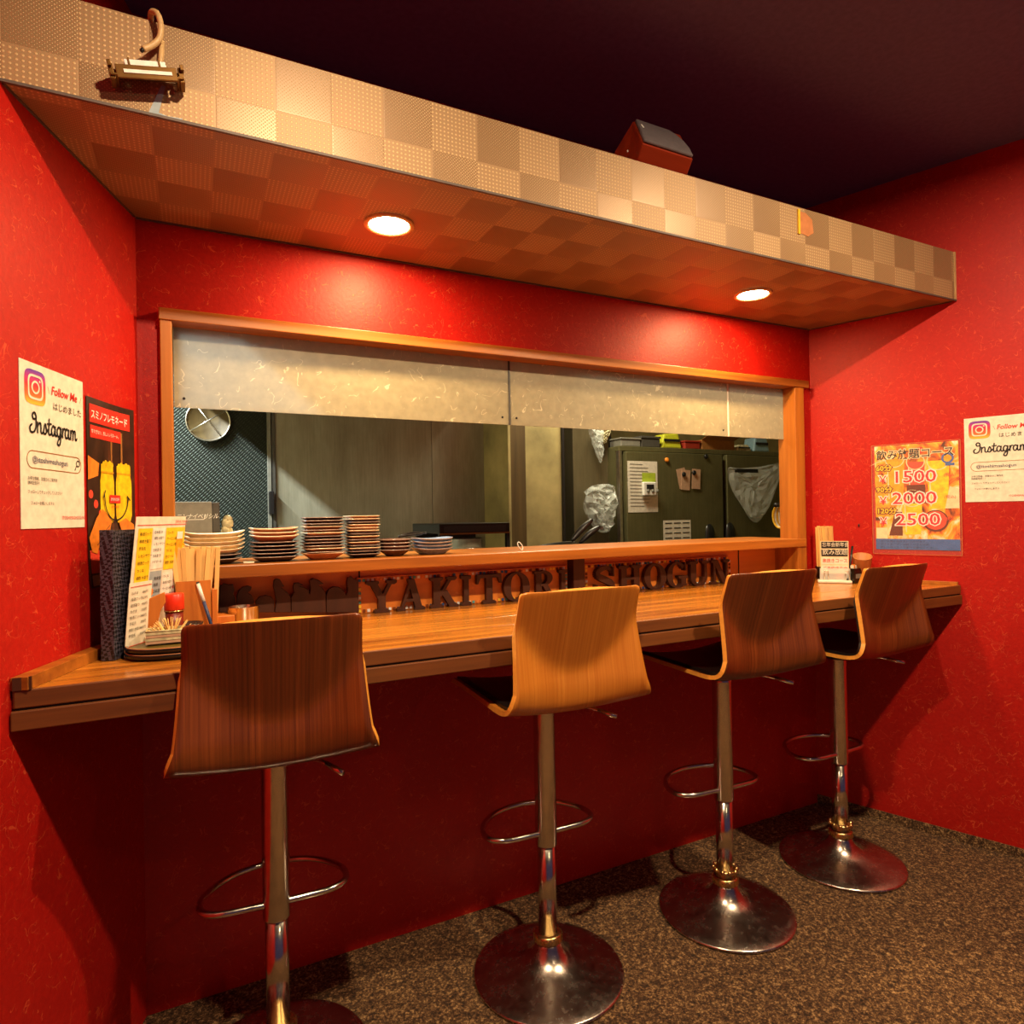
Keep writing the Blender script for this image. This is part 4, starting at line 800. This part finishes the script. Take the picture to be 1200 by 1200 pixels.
# ------------------------------------------------------------------ left end of the counter
CT = 0.9206
u = V3(.40, .917, 0).normalized(); nn = V3(u.y, -u.x, 0)
t = thing('menu_binder', (-.03, -.2, CT), 'black woven-cover menu binder standing against the left wall', 'binder')
B0 = V3(-.050, -.275, CT)
for k, (o_, sp) in enumerate(((0, 0.0), (.021, .05))):
    d = (u+nn*sp).normalized(); q = V3(d.y, -d.x, 0)
    MB().prism([B0+nn*o_, B0+nn*o_+d*.205, B0+nn*o_+d*.205+q*.0035, B0+nn*o_+q*.0035], (0, 0, .262)).build('cover', 'weave', t, bevel=.001)
MB().prism([B0+nn*.0036-u*.001, B0+nn*.0036+u*.195, B0+nn*.0205+u*.195, B0+nn*.0205-u*.001], (0, 0, .250)).build('page_block', 'card', t)
MB().prism([B0-u*.0045-nn*.001, B0-u*.001-nn*.001, B0-u*.001+nn*.0255, B0-u*.0045+nn*.0255], (0, 0, .263)).build('spine', 'weave', t, bevel=.001)
sh = Sheet(t, B0+nn*.026+u*.05, (u+nn*.05), (0, 0, 1)); sh.rect(0, .02, .14, .20, 'pinkpaper', 'label_card', .001); sh.line([(.03, .12), (.06, .15), (.09, .16)], .005, 'ink', h=.0018); sh.line([(.05, .09), (.10, .12)], .004, 'ink', h=.0018)
# laminated menu leaning in its holder
MU = V3(.092, .18, 0).normalized(); MV = V3(.025, -.002, .27).normalized(); MO = V3(-.014, -.262, CT+.010)
t = thing('menu_sheet', MO, 'laminated white and yellow drinks menu leaning in front of the binder', 'menu')
sh = Sheet(t, MO, MU, MV); W_, H_ = .197, .280
sh.rect(0, 0, W_, H_, 'paper', 'sheet', 0, .001)
def tlines(sh, u0, v1, wd, n, dv, size, mat, words, right=False):
    for k in range(n): sh.text(random.choice(words), u0, v1-k*dv, size, mat, h=.0014)
WD = ['生ビール', 'ハイボール', '梅酒ロック', 'レモンサワー', '緑茶割り', '日本酒 冷', '焼酎 水割り', 'ウーロン茶', 'コーラ', '枝豆', '串焼き盛り', 'つくね', 'ねぎま', '手羽先']
sh.text('DRINK MENU', .150, H_-.014, .0085, 'redink', h=.0014)
sh.rect(.010, .105, .062, .255, 'yellow', 'yellow_panel', .0008); tlines(sh, .016, .240, .04, 9, .0155, .0085, 'ink', WD)
sh.rect(.066, .165, .112, .255, 'white', 'white_panel', .0008); tlines(sh, .069, .243, .04, 6, .013, .0075, 'ink', WD)
sh.rect(.066, .080, .112, .160, 'grayblue', 'blue_panel', .0008); tlines(sh, .082, .140, .04, 4, .014, .009, 'ink', ['日本酒', '梅酒', '果実酒']); sh.disc(.076, .115, .008, 'orange', h=.0014)
sh.rect(.116, .160, .196, .255, 'yellow', 'yellow_panel', .0008); tlines(sh, .120, .240, .04, 6, .0135, .0085, 'ink', WD)
sh.rect(.160, .165, .190, .240, 'glassA', 'mug_picture', .0011); sh.rect(.163, .228, .187, .245, 'white', 'foam_picture', .0013); sh.ring(.192, .205, .012, .008, 'glassA', 'mug_picture', .0012)
sh.rect(.116, .070, .150, .154, 'white', 'white_panel', .0008); tlines(sh, .119, .142, .03, 5, .014, .0075, 'ink', WD[6:])
sh.rect(.154, .070, .196, .154, 'white', 'white_panel', .0008); tlines(sh, .158, .142, .03, 5, .014, .008, 'redink', WD[6:])
for v in (.100, .262): sh.line([(.006, v), (.2, v)], .0014, 'redink', h=.001)
MO2 = V3(-.012, -.278, CT+.002); t2 = thing('small_menu_sheet', MO2, 'small white price list standing low in front of the yellow menu', 'menu')
sh = Sheet(t2, MO2, (MU+V3(.03, -.03, 0)), V3(.010, .004, .14)); sh.rect(0, 0, .075, .150, 'paper', 'sheet', 0, .001)
for v in (.142, .020, .012): sh.line([(.003, v), (.072, v)], .0014, 'redink', h=.001)
tlines(sh, .006, .126, .03, 8, .0125, .0075, 'ink', WD); tlines(sh, .042, .126, .03, 8, .0125, .0075, 'ink', ['350円', '400円', '480円', '550円'])
# stacked trays
tc = V3(.092, -.262, CT)
for k in range(2):
    z = CT+.0125*k; t = thing('oval_tray', (tc.x, tc.y, z), ('lower of two black lacquered trays at the left end of the counter', 'upper black lacquered tray with olive wood top at the left end of the counter')[k], 'tray', 'stacked trays on the counter')
    MB().lathe([(0, 0), (.080, 0), (.098, .004), (.1, .010), (.098, .0118), (.094, .0118), (.090, .0085)], (tc.x, tc.y, z), 56, 0, 1.06, .86, .8, cap=False).build('tray_body', 'lacquer', t)
    MB().lathe([(0, .0088), (.0905, .0088)], (tc.x, tc.y, z), 56, 0, 1.06, .86, .8, cap=False).build('tray_top', 'olive', t)
    MB().tube([(tc.x+.0965*1.06*math.copysign(abs(math.cos(a*pi/32))**.8, math.cos(a*pi/32)), tc.y+.0965*.86*math.copysign(abs(math.sin(a*pi/32))**.8, math.sin(a*pi/32)), z+.0118) for a in range(64)], .0012, 6, closed=True).build('tray_rim', 'ptan', t)
TZ = CT+.025
# toothpick basket
bc = V3(.062, -.262, TZ); t = thing('toothpick_basket', bc, 'small woven bamboo box of toothpicks on the upper tray', 'basket')
BW, BD, BH = .036, .022, .026
for k in range(4): MB().box((bc.x-BW, bc.y-BD-.0015 if k % 2 == 0 else bc.y-BD-.001, TZ+k*.0062+.0005), (bc.x+BW, bc.y-BD+.001, TZ+k*.0062+.0055)).build('weave_strip', ('pinkpaper', 'cloth')[k % 2], t)
bx = MB().box((bc.x-BW+.0005, bc.y-BD+.0012, TZ), (bc.x+BW-.0005, bc.y-BD+.003, TZ+BH-.001)); bx.box((bc.x-BW, bc.y+BD-.002, TZ), (bc.x+BW, bc.y+BD, TZ+BH)); bx.box((bc.x-BW, bc.y-BD, TZ), (bc.x-BW+.002, bc.y+BD, TZ+BH)); bx.box((bc.x+BW-.002, bc.y-BD, TZ), (bc.x+BW, bc.y+BD, TZ+BH)); bx.box((bc.x-BW+.002, bc.y-BD+.002, TZ), (bc.x+BW-.002, bc.y+BD-.002, TZ+.002)); bx.build('box', 'cloth', t)
MB().tube([(bc.x-BW, bc.y-BD, TZ+BH), (bc.x+BW, bc.y-BD, TZ+BH), (bc.x+BW, bc.y+BD, TZ+BH), (bc.x-BW, bc.y+BD, TZ+BH)], .0022, 6, closed=True).build('rim', 'cloth', t)
tp = None
for k in range(34):
    a = math.radians(random.uniform(-62, 62)); b_ = math.radians(random.uniform(-25, 25)); L_ = .046
    if tp is None:
        tp = MB().tube([(0, 0, 0), (0, 0, .006), (0, 0, .040), (0, 0, L_)], .0011, 6, rs=[.0004, .0011, .0011, .0003]).build('toothpick', 'chop', origin=(0, 0, 0)); o = tp
    else: o = tp.copy(); C.objects.link(o)
    o.location = (bc.x+.010+a*.006, bc.y+random.uniform(-.010, .010), TZ+.005); o.rotation_euler = (b_, a, 0)
    tag(o, 'pale wooden toothpick fanned out in the small woven box', 'toothpick', 'toothpicks in the woven box')
# red capped shaker
p = A(204, 705, -.185); t = thing('spice_shaker', (p.x, -.185, TZ), 'spice shaker with bright red cap on the left tray', 'shaker')
MB().lathe([(0, 0), (.017, 0), (.018, .004), (.018, p.z-.030-TZ+.010), (0, p.z-.030-TZ+.010)], (p.x, -.203+.018, TZ), 28).build('jar', 'spice', t)
MB().lathe([(0, 0), (.0195, 0), (.0205, .002), (.0200, .034), (.018, .036), (0, .036)], (p.x, -.185, p.z-.018), 28).build('cap', 'redcap', t)
MB().lathe([(.0185, 0), (.0200, 0), (.0200, .003), (.0185, .003)], (p.x, -.185, p.z-.0215), 28, cap=False).build('band', 'brass', t)
# angled wooden holder
t = thing('wooden_holder', (.05, -.2, CT), 'honey wood divider with a scooped side holding the menus', 'holder')
hp = [A(x, y, -.215) for x, y in ((172, 752), (172, 704), (176, 701), (193, 694), (194, 706), (188, 716), (185, 730), (186, 750))]
MB().prism([V3(q.x, -.215, max(q.z, CT+.026)) for q in hp], (.0, .010, 0)).build('side_board', 'boxwood', t, bevel=.001)
MB().box((hp[0].x-.004, -.205, CT+.0265), (hp[0].x+.004, -.12, hp[1].z)).build('back_board', 'boxwood', t, bevel=.001)
# chopstick box and chopsticks
x0, x1 = A(206, 681, -.13).x, A(247, 681, -.13).x; zt = A(226, 681, -.13).z
t = thing('chopstick_box', ((x0+x1)/2, -.10, CT), 'open honey wood box packed with disposable chopsticks at the left end', 'box')
b = MB().box((x0, -.130, CT), (x1, -.126, zt)); b.box((x0, -.070, CT), (x1, -.066, zt)); b.box((x0, -.126, CT), (x0+.004, -.070, zt)); b.box((x1-.004, -.126, CT), (x1, -.070, zt)); b.box((x0+.004, -.126, CT), (x1-.004, -.070, CT+.004)); b.build('box_body', 'boxwood', t)
MB().box((x1+.002, -.122, CT), (x1+.014, -.08, A(252, 690, -.12).z)).build('side_slot', 'boxwood', t, bevel=.001)
def chopsticks(cx, cy, z0, z1, n, rx_, ry_, fan, label, group, seed):
    rnd = random.Random(seed); src = None
    for k in range(n):
        col_ = k % 9; row = k//9; uu = -1+2*(col_+.5)/9+rnd.uniform(-.04, .04); vv = -1+2*(row+.5)/max(1, (n//9)); L_ = z1-z0
        if src is None:
            src = MB().add([V3(a*.0048, b_*.0024, z) for z, s_ in ((0, 1), (L_, 1)) for a, b_ in ((-1, -1), (1, -1), (1, 1), (-1, 1))], [(3, 2, 1, 0), (4, 5, 6, 7), (0, 1, 5, 4), (1, 2, 6, 5), (2, 3, 7, 6), (3, 0, 4, 7)]).build('chopsticks', 'chop', origin=(0, 0, 0)); o = src
        else: o = src.copy(); C.objects.link(o)
        o.location = (cx+uu*rx_, cy+vv*ry_, z0+rnd.uniform(-.003, .003)); o.rotation_euler = (rnd.uniform(-.02, .02), fan*uu, rnd.uniform(-.3, .3)); tag(o, label, 'chopsticks', group)
chopsticks((x0+x1)/2, -.098, CT+.006, A(235, 642, -.12).z, 36, .024, .020, .13, 'pair of unused pale chopsticks fanned in the honey wood box', 'chopsticks in the wooden box', 5)
o0 = bpy.data.objects['chopsticks']
for k in range(3):
    o = o0.copy(); C.objects.link(o); o.location = (x1+.007, -.115+.012*k, CT+.006); o.rotation_euler = (0, .05, 0)
    tag(o, 'pair of pale chopsticks leaning in the side slot right of the honey box', 'chopsticks', 'chopsticks in the side slot')
pa, pb = A(232, 684, -.137), A(245, 724, -.150); pb2 = pa+(pb-pa)*1.6
t = thing('pen', (pb.x, -.15, CT), 'white and blue ballpoint pen leaning on the chopstick box', 'pen')
MB().tube([pa, pa+(pb-pa)*.52], .0042, 10).build('barrel', 'white', t); MB().tube([pa+(pb-pa)*.52, pa+(pb-pa)*1.0, V3(pb2.x, pb2.y, CT+.002)], .0038, 10).build('grip', 'navy', t); MB().tube([pa+V3(-.001, 0, .004), pa], .0038, 10).build('cap_end', 'ink', t)
# small dark bowl and steel pot
q = A(222, 722, -.165); tag(MB().lathe([(0, 0), (.014, 0), (.026, .014), (.029, .022), (.026, .021), (.013, .004), (0, .003)], (q.x, -.165, TZ), 28, cap=False).lathe([(0, 0), (.012, 0), (.012, .004), (0, .004)], (q.x, -.165, TZ-.003), 16).build('dark_bowl', 'pd'), 'small dark bowl tilted behind the shaker', 'bowl')
q0, q1 = A(265, 712, -.05), A(305, 709, -.05); rr = (q1.x-q0.x)/2*.92
t = thing('steel_bowl', ((q0.x+q1.x)/2, -.05, CT), 'low round steel ashtray bowl behind the first stool', 'bowl')
MB().lathe([(0, 0), (rr*.94, 0), (rr, .004), (rr, q0.z-CT), (rr*1.03, q0.z-CT+.001), (rr*.96, q0.z-CT), (rr*.94, .006), (0, .006)], ((q0.x+q1.x)/2, -.05, CT), 40, cap=False).build('bowl_body', 'chrome', t)
tag(MB().box((.165, -.085, CT), (.205, -.030, CT+.045)).build('wood_block', 'boxwood', bevel=.002), 'small pale wooden block between the chopstick box and the steel bowl', 'block')

# ------------------------------------------------------------------ right end of the counter
cc = V3(A(967, 650, -.055).x, -.055, CT)
t = thing('chopstick_cup', cc, 'slim dark cup holding a chopstick bundle in the right corner', 'cup')
MB().lathe([(0, 0), (.036, 0), (.037, .004), (.038, .050), (.0355, .050), (.034, .005), (0, .004)], cc, 28, cap=False).build('cup_body', 'lacquer', t)
chopsticks(cc.x, cc.y, CT+.006, A(967, 617, -.055).z, 36, .024, .022, .04, 'pair of pale chopsticks in the cup in the right corner', 'chopsticks in the right corner cup', 8)
cu_ = V3(.66, -.75, 0).normalized(); cf = V3(-.75, -.66, 0)
co = A(962, 676, -.130); co = V3(co.x, -.130, CT)
t = thing('card_stand', co, 'clear acrylic stand with a small black and white printed card, right corner', 'card')
cw = .096; z0, z1 = A(975, 672, -.16).z-CT+.0, A(975, 634, -.16).z-CT
sh = Sheet(t, co, cu_, (0, 0, 1)); sh.rect(0, z0, cw, z1, 'pwhite', 'card', 0, .001)
hh = (z1-z0)
for k, (txt, mt, bg) in enumerate((('忘年会新年会', 'paper', 'ink'), ('飲み放題', 'paper', 'ink'), ('串焼きコース', 'redink', 'paper'), ('ご予約承り中', 'redink', 'paper'))):
    v = z1-hh*.245*(k+1); sh.rect(.003, v+.002, cw-.003, v+hh*.225, bg, 'band', .0006); sh.text(txt, .006, v+.010, (.0185, .024, .0170, .0170)[k], mt, h=.0014, xs=(.82, .9, .85, .85)[k])
sh.rect(-.004, .002, cw+.004, z0+.02, 'glass', 'acrylic_front', .006, .002)
MB().prism([co-cu_*.012+cf*.03, co+cu_*(cw+.008)+cf*.03, co+cu_*(cw+.008)-cf*.02, co-cu_*.012-cf*.02], (0, 0, .010)).build('acrylic_base', 'paper', t, bevel=.003)
for s_ in (.012, cw-.012): MB().tube([co+cu_*s_+cf*.012+V3(0, 0, .011), co+cu_*s_+cf*.008+V3(0, 0, .045), co+cu_*(s_+.012)+cf*.008+V3(0, 0, .045), co+cu_*(s_+.014)+cf*.012+V3(0, 0, .011)], .0013, 6).build('wire', 'chrome', t)
q = A(1000, 672, -.205); t = thing('small_caddy', (q.x, -.205, CT), 'little dark box of sachets beside the tan wooden cup', 'caddy')
bq = MB().box((q.x-.022, -.225, CT), (q.x+.022, -.221, CT+.055)); bq.box((q.x-.022, -.185, CT), (q.x+.022, -.181, CT+.055)); bq.box((q.x-.022, -.221, CT), (q.x-.018, -.185, CT+.055)); bq.box((q.x+.018, -.221, CT), (q.x+.022, -.185, CT+.055)); bq.box((q.x-.018, -.221, CT), (q.x+.018, -.185, CT+.004)); bq.build('box', 'lacquer', t)
for k in range(4): MB().box((q.x-.014+k*.0075, -.215, CT+.006), (q.x-.010+k*.0075, -.190, CT+.066+.003*(k % 2))).build('sachet', ('paper', 'orange', 'paper', 'ptan')[k], t)
MB().box((q.x-.015, -.2262, CT+.018), (q.x+.015, -.2252, CT+.034)).build('label', 'grey', t)
pa = A(999, 640, -.20); tag(MB().tube([pa, pa*.5+V3(q.x-.026, -.20, CT)*.5, V3(q.x-.030, -.20, CT+.003)], .004, 10).build('pen', 'blackp'), 'black pen standing beside the sachet box in the right corner', 'pen')
q = A(1010, 655, -.215); T = Matrix.Rotation(math.radians(-16), 4, 'Y') @ Matrix.Rotation(math.radians(14), 4, 'X')
zb = q.z-CT; t = thing('wooden_cup', (q.x+.02, -.215, CT), 'tan wooden cup tilted towards the room beside the drinks poster', 'cup')
cb_ = MB().lathe([(0, -.045), (.026, -.045), (.030, -.040), (.033, .022), (.0345, .025), (.030, .024), (.027, -.036), (0, -.038)], (q.x, -.215, q.z-.012), 32, T=T, cap=False).build('cup_body', 'tanwood', t)
MB().lathe([(0, 0), (.024, 0), (.028, .004), (.022, zb-.052), (0, zb-.052)], (q.x+.014, -.222, CT), 24).build('cup_rest', 'lacquer', t)

# ------------------------------------------------------------------ posters
def ig_poster(name, O, U, label):
    t = thing(name, O, label, 'poster', 'social media notices on the side walls'); s_ = Sheet(t, O, U, (0, 0, 1)); w_, h_ = .204, .296
    s_.rect(0, 0, w_, h_, 'paper', 'sheet', .0012, .001)
    q = s_.rect; cx, cy, R_ = .044, .253, .031
    # rounded square icon with bands from violet to yellow
    N_ = 40
    def sq(r, n=N_):
        out = []
        for k in range(n):
            a = 2*pi*(k+.5)/n; ca, sa = math.cos(a), math.sin(a); out.append((cx+r*math.copysign(abs(ca)**.42, ca), cy+r*math.copysign(abs(sa)**.42, sa)))
        return out
    t_m = ICON
    s_.poly(sq(R_), t_m, 'icon_square', .0018)
    s_.ring(cx, cy, .0225, .0185, 'paper', 'icon_line', .0024, power=.45); s_.ring(cx, cy, .0120, .0085, 'paper', 'icon_line', .0024); s_.disc(cx+.0125, cy+.0125, .0023, 'paper', 'icon_dot', .0024)
    s_.line([(.083, .262), (.088, .250)], .0014, 'redink'); s_.line([(.197, .262), (.192, .250)], .0014, 'redink')
    s_.text('Follow Me', .092, .250, .0225, 'redink', h=.0022, shear=.15, xs=.92, offset=.0004)
    s_.text('はじめました', .097, .223, .0165, 'ink', h=.0022, xs=1.0)
    # cursive word drawn with pen strokes
    SC = .00100; ox, oy = .030, .172
    strokes = [[(2, 12), (-3, 8), (-2, 1), (6, 0), (13, 6), (15, 18), (14, 28), (9, 31), (4, 27), (7, 21), (14, 22)],     # I
               [(19, 17), (19, 1)], [(19, 10), (24, 16), (28, 16), (29, 10), (29, 3), (33, 1), (37, 5)],       # n
               [(37, 5), (42, 17), (46, 8), (43, 1), (38, 2)],                                                      # s
               [(46, 4), (52, 10)], [(55, 26), (53, 10), (53, 3), (57, 1), (61, 4)], [(49, 18), (61, 19)],          # t
               [(73, 14), (67, 17), (62, 10), (64, 2), (69, 2), (73, 10), (74, 16), (73, 5), (76, 1), (80, 4)],          # a
               [(91, 14), (85, 17), (80, 10), (82, 2), (87, 2), (91, 10), (92, 16), (91, -4), (87, -13), (81, -11), (84, -4), (93, 2), (98, 8)],     # g
               [(98, 16), (98, 1)], [(98, 8), (102, 16), (106, 16)],                                                    # r
               [(118, 14), (112, 17), (107, 10), (109, 2), (114, 2), (118, 10), (119, 16), (118, 5), (121, 1), (124, 4)],  # a
               [(126, 16), (126, 1)], [(126, 9), (130, 16), (134, 15), (134, 1)], [(134, 9), (138, 16), (142, 15), (142, 4), (145, 1), (148, 4)]]   # m
    for st in strokes:
        pts = spline([(ox+x*SC, oy+y*SC*1.15) for x, y in st], 5) if len(st) > 2 else [Vector((ox+x*SC, oy+y*SC*1.15)) for x, y in st]
        s_.line(pts, .0038, 'ink', 'script_stroke', .0022)
    # search pill
    out = [(.020+.0150-.015*math.sin(a*pi/10), .1245-.015*math.cos(a*pi/10)) for a in range(10, -1, -1)]; pill = []
    for k in range(13): a = pi/2+pi*k/12; pill.append((.033+.0155*math.cos(a), .1235+.0155*math.sin(a)))
    for k in range(13): a = -pi/2+pi*k/12; pill.append((.177+.0155*math.cos(a), .1235+.0155*math.sin(a)))
    s_.line(pill, .0016, 'card', 'search_box', .0018, closed=True)
    s_.text('@itoshimashogun', .032, .119, .0155, 'navy', h=.0022, xs=1.0)
    s_.ring(.181, .127, .0068, .0046, 'ink', 'magnifier', .0022); s_.line([(.1765, .1215), (.171, .114)], .003, 'ink', 'magnifier')
    for k, tx in enumerate(('お得な情報、営業日のご案内を', '随時配信中！！', 'フォローしてチェックしてください！', 'フォローお願いします☆')):
        s_.text(tx, .018 if k != 3 else .026, (.087, .079, .063, .043)[k], .0072, 'ink', h=.0022, xs=.9)
    s_.text('ITOSHIMASHOGUN', .122, .016, .0095, 'redink', h=.0022, xs=.95)
    return t
_t = NT('gradient_icon_print'); _tc = _t.n('ShaderNodeTexCoord'); _sp = _t.n('ShaderNodeSeparateXYZ'); _t.l(_tc.outputs['Object'], _sp.inputs[0])
_t.l(_t.ramp(_t.math('MULTIPLY', _t.math('SUBTRACT', _sp.outputs[2], 0.222), 16.0), [(0.0, s2l((255, 190, 60))), (.25, s2l((245, 110, 50))), (.55, s2l((230, 50, 60))), (.78, s2l((180, 40, 130))), (1.0, s2l((76, 60, 170)))]), _t.b.inputs['Base Color']); ICON = _t.m
ig_poster('social_media_poster', lw(.4575, 1.190)+NL*.0005, -LD, 'white notice with gradient camera icon on the left wall')
ig_poster('social_media_poster', rw(.518, 1.217)+NR*.0005, RD, 'white notice with gradient camera icon on the right wall, cut by the frame')
# all-you-can-drink poster
t = thing('drinks_poster', rw(.222, 1.025), 'laminated colourful drinks price poster with red numbers on the right wall', 'poster')
s_ = Sheet(t, rw(.222, 1.026)+NR*.0005, RD, (0, 0, 1)); w_, h_ = .284, .416
s_.rect(.010, .018, w_-.006, h_-.004, 'photo', 'sheet', .0012, .0008)
def glass_pic(u0, u1, v0, v1, mt, h, fill=.85):
    s_.poly([(u0+.006, v0), (u1-.006, v0), (u1, v1), (u0, v1)], mt, 'glass_picture', h); s_.ring((u0+u1)/2, v1, (u1-u0)/2, (u1-u0)/2-.003, 'pwhite', 'glass_rim_picture', h+.0001, sx=1.0); s_.line([(u0+.012, v0+.01), (u0+.008, v1-.02)], .004, 'pwhite', 'glass_shine_picture', h+.0001)
glass_pic(.045, .11, .20, .36, 'glassA', .0016); glass_pic(.18, .25, .17, .345, 'glassB', .0016); glass_pic(.115, .175, .20, .345, 'hot', .0016); glass_pic(.10, .165, .075, .21, 'glassB', .0017); s_.poly([(.055, .07), (.10, .07), (.10, .16), (.075, .16)], 'glassC', 'dark_area_picture', .0017)
s_.poly([(.12, .19), (.175, .19), (.175, .26), (.115, .26)], 'glassC', 'dark_area_picture', .0018); s_.disc(.205, .125, .040, 'glassC', 'plate_picture', .0018); s_.disc(.205, .127, .034, 'hot', 'food_picture', .0019); s_.poly([(.235, .17), (.278, .17), (.278, .24), (.25, .25)], 'pwhite', 'napkin_picture', .0017); s_.disc(.16, .388, .012, 'redink', 'fruit_picture', .0017); s_.rect(.012, .058, .05, .10, 'pwhite', 'napkin_picture', .0017); s_.rect(.012, .14, .04, .30, 'glassA', 'drink_picture', .0016)
s_.rect(.010, .018, w_-.006, .058, 'blue', 'blue_band', .0021)
for k, tx in enumerate(('・お一人様から注文いただけます。', '・ラストオーダーは終了の十五分前', '・詳しくはスタッフまでお尋ねください。')): s_.text(tx, .014, .046-k*.0115, .0085, 'navy', h=.0026, xs=1.25)
def outl(txt, u_, v_, sz, mt, om='white', off=.0034, **k):
    s_.text(txt, u_, v_, sz, om, h=.0024, offset=off, **k); s_.text(txt, u_, v_, sz, mt, h=.0028, offset=off*.15, **k)
outl('飲み放題コース', .016, .362, .0390, 'ink', 'pwhite', .0030, xs=.92)
s_.ring(.245, .352, .019, .013, 'blue', 'medal_picture', .0026); s_.rect(.238, .325, .266, .334, 'blue', 'ribbon_picture', .0026); s_.disc(.245, .352, .012, 'glassA', 'medal_picture', .0027)
for k, (mn, pr_) in enumerate((('60分', '1500'), ('90分', '2000'), ('120分', '2500'))):
    vy = (.318, .236, .155)[k]; vz = (.272, .192, .112)[k]
    outl(mn, .014, vy, .0260, 'yellow', 'glassC', .0034, xs=1.05); outl('￥', .018, vz-.004, .042, 'pinkink', 'white', .0036, xs=.9); outl(pr_, .066+.010*(k == 2), vz-.002, .062, 'pinkink', 'white', .0040, xs=1.17, spacing=1.0)
    s_.text('(税込)', .232, vz+.015, .0140, 'hot', h=.0028)
s_.text('※上記コースは お一人様 （税込）', .05, .062, .0110, 'pwhite', h=.0028, xs=1.1)
s_.rect(0, 0, w_, h_, 'clear', 'laminate', .0040)
for a_, b_ in (((0, 0), (w_, 0)), ((w_, 0), (w_, h_)), ((w_, h_), (0, h_)), ((0, h_), (0, 0))): s_.line([a_, b_], .0016, 'ptan', 'laminate_edge', .0042)
# tall bottle poster, slightly curled
def curl(u_, v_): return .010*max(0, (u_-.10)/.09)**2+.006*max(0, (.10-v_)/.10)**2
t = thing('lemonade_poster', lw(.242, 1.063), 'tall dark poster of two hands holding yellow lemonade jars, left wall', 'poster')
s_ = Sheet(t, lw(.242, 1.063)+NL*.0012, -LD, (0, 0, 1), curl); w_, h_ = .190, .398
s_.rect(0, 0, w_, h_, 'dphoto', 'sheet', .0012, .0006, 10, 12)
def tri(pts, mt, nm, h): s_.poly(pts, mt, nm, h)
s_.rect(.010, h_-.052, .174, h_-.014, 'redink', 'red_band', .0020, 0, 6, 1); s_.text('スミノフレモネード', .014, h_-.042, .0205, 'white', h=.0030, xs=.82, offset=.0004)
s_.rect(.012, h_-.084, .140, h_-.058, 'redink', 'red_band', .0020, 0, 5, 1); s_.text('甘すぎない、新しいレモネード。', .015, h_-.074, .0095, 'white', h=.0030, xs=.84)
for u_ in (.098, .140): s_.rect(u_, .235, u_+.006, h_-.06, 'card', 'straw_picture', .0018)
for u0, u1 in ((.050, .110), (.116, .176)):
    pts = [(u0+.006, .135), (u1-.006, .135), (u1, .150), (u1, .225), (u1-.004, .240), (u1-.004, .262), (u0+.004, .262), (u0+.004, .240), (u0, .225), (u0, .150)]
    s_.poly(pts, 'glassB', 'jar_picture', .0022 if u0 < .1 else .0030); s_.rect(u0+.004, .243, u1-.004, .247, 'glassA', 'jar_ring_picture', .0036); 
    for k in range(5): s_.disc(u0+.014+k*.009, .262+.003*(k % 2), .006, 'glassB', 'ice_picture', .0030, seg=12)
hand = [(.0, .105), (.03, .145), (.055, .165), (.085, .150), (.095, .138), (.088, .120), (.078, .108), (.060, .092), (.040, .085), (.030, .070), (.010, .075)]
s_.poly(hand, 'skin', 'hand_picture', .0034); s_.poly([(.125, .135), (.150, .145), (.180, .130), (.186, .095), (.165, .085), (.140, .105)], 'skin', 'hand_picture', .0042)
for k in range(3): s_.line([(.030+.012*k, .088+.011*k), (.078+.004*k, .112+.009*k)], .0016, 'glassC', 'finger_line_picture', .0040)
s_.poly([(.0, .225), (.04, .235), (.045, .262), (.0, .275)], 'skin', 'arm_picture', .0028)
s_.rect(.086, .178, .132, .196, 'redink', 'badge', .0040, 0, 3, 1); s_.text('SMIRNOFF', .088, .183, .0098, 'white', h=.0050, xs=.84); s_.text('LEMONADE', .092, .168, .0070, 'redink', h=.0046, xs=.9)
sm = spline([(.062, .196), (.068, .168), (.085, .148), (.110, .140), (.138, .148), (.155, .168), (.160, .190)], 5); s_.line(sm, .0035, 'ink', 'smile_stroke', .0048); s_.line([(.058, .190), (.066, .204)], .0035, 'ink', 'smile_stroke', .0048); s_.line([(.157, .194), (.166, .186)], .0035, 'ink', 'smile_stroke', .0052)
s_.rect(.004, .030, w_-.006, .078, 'hot', 'red_area_picture', .0024, 0, 6, 3); s_.rect(.004, .004, w_-.006, .026, 'pinkpaper', 'footer', .0030, 0, 6, 2)
for k in range(3): s_.disc(.012+.02*k, .195-.02*k, .009, 'hot', 'bokeh_picture', .0018, seg=16)
# door plate screw mark on the right wall
tag(MB().lathe([(0, 0), (.006, 0), (.006, .004), (0, .006)], rw(.175, 1.135)+NR*.0002, 12, T=Matrix.Rotation(-1.2, 4, 'Z') @ Matrix.Rotation(-pi/2, 4, 'Y')).build('wall_plug', 'ink'), 'small black wall plug left of the drinks price poster', 'plug')
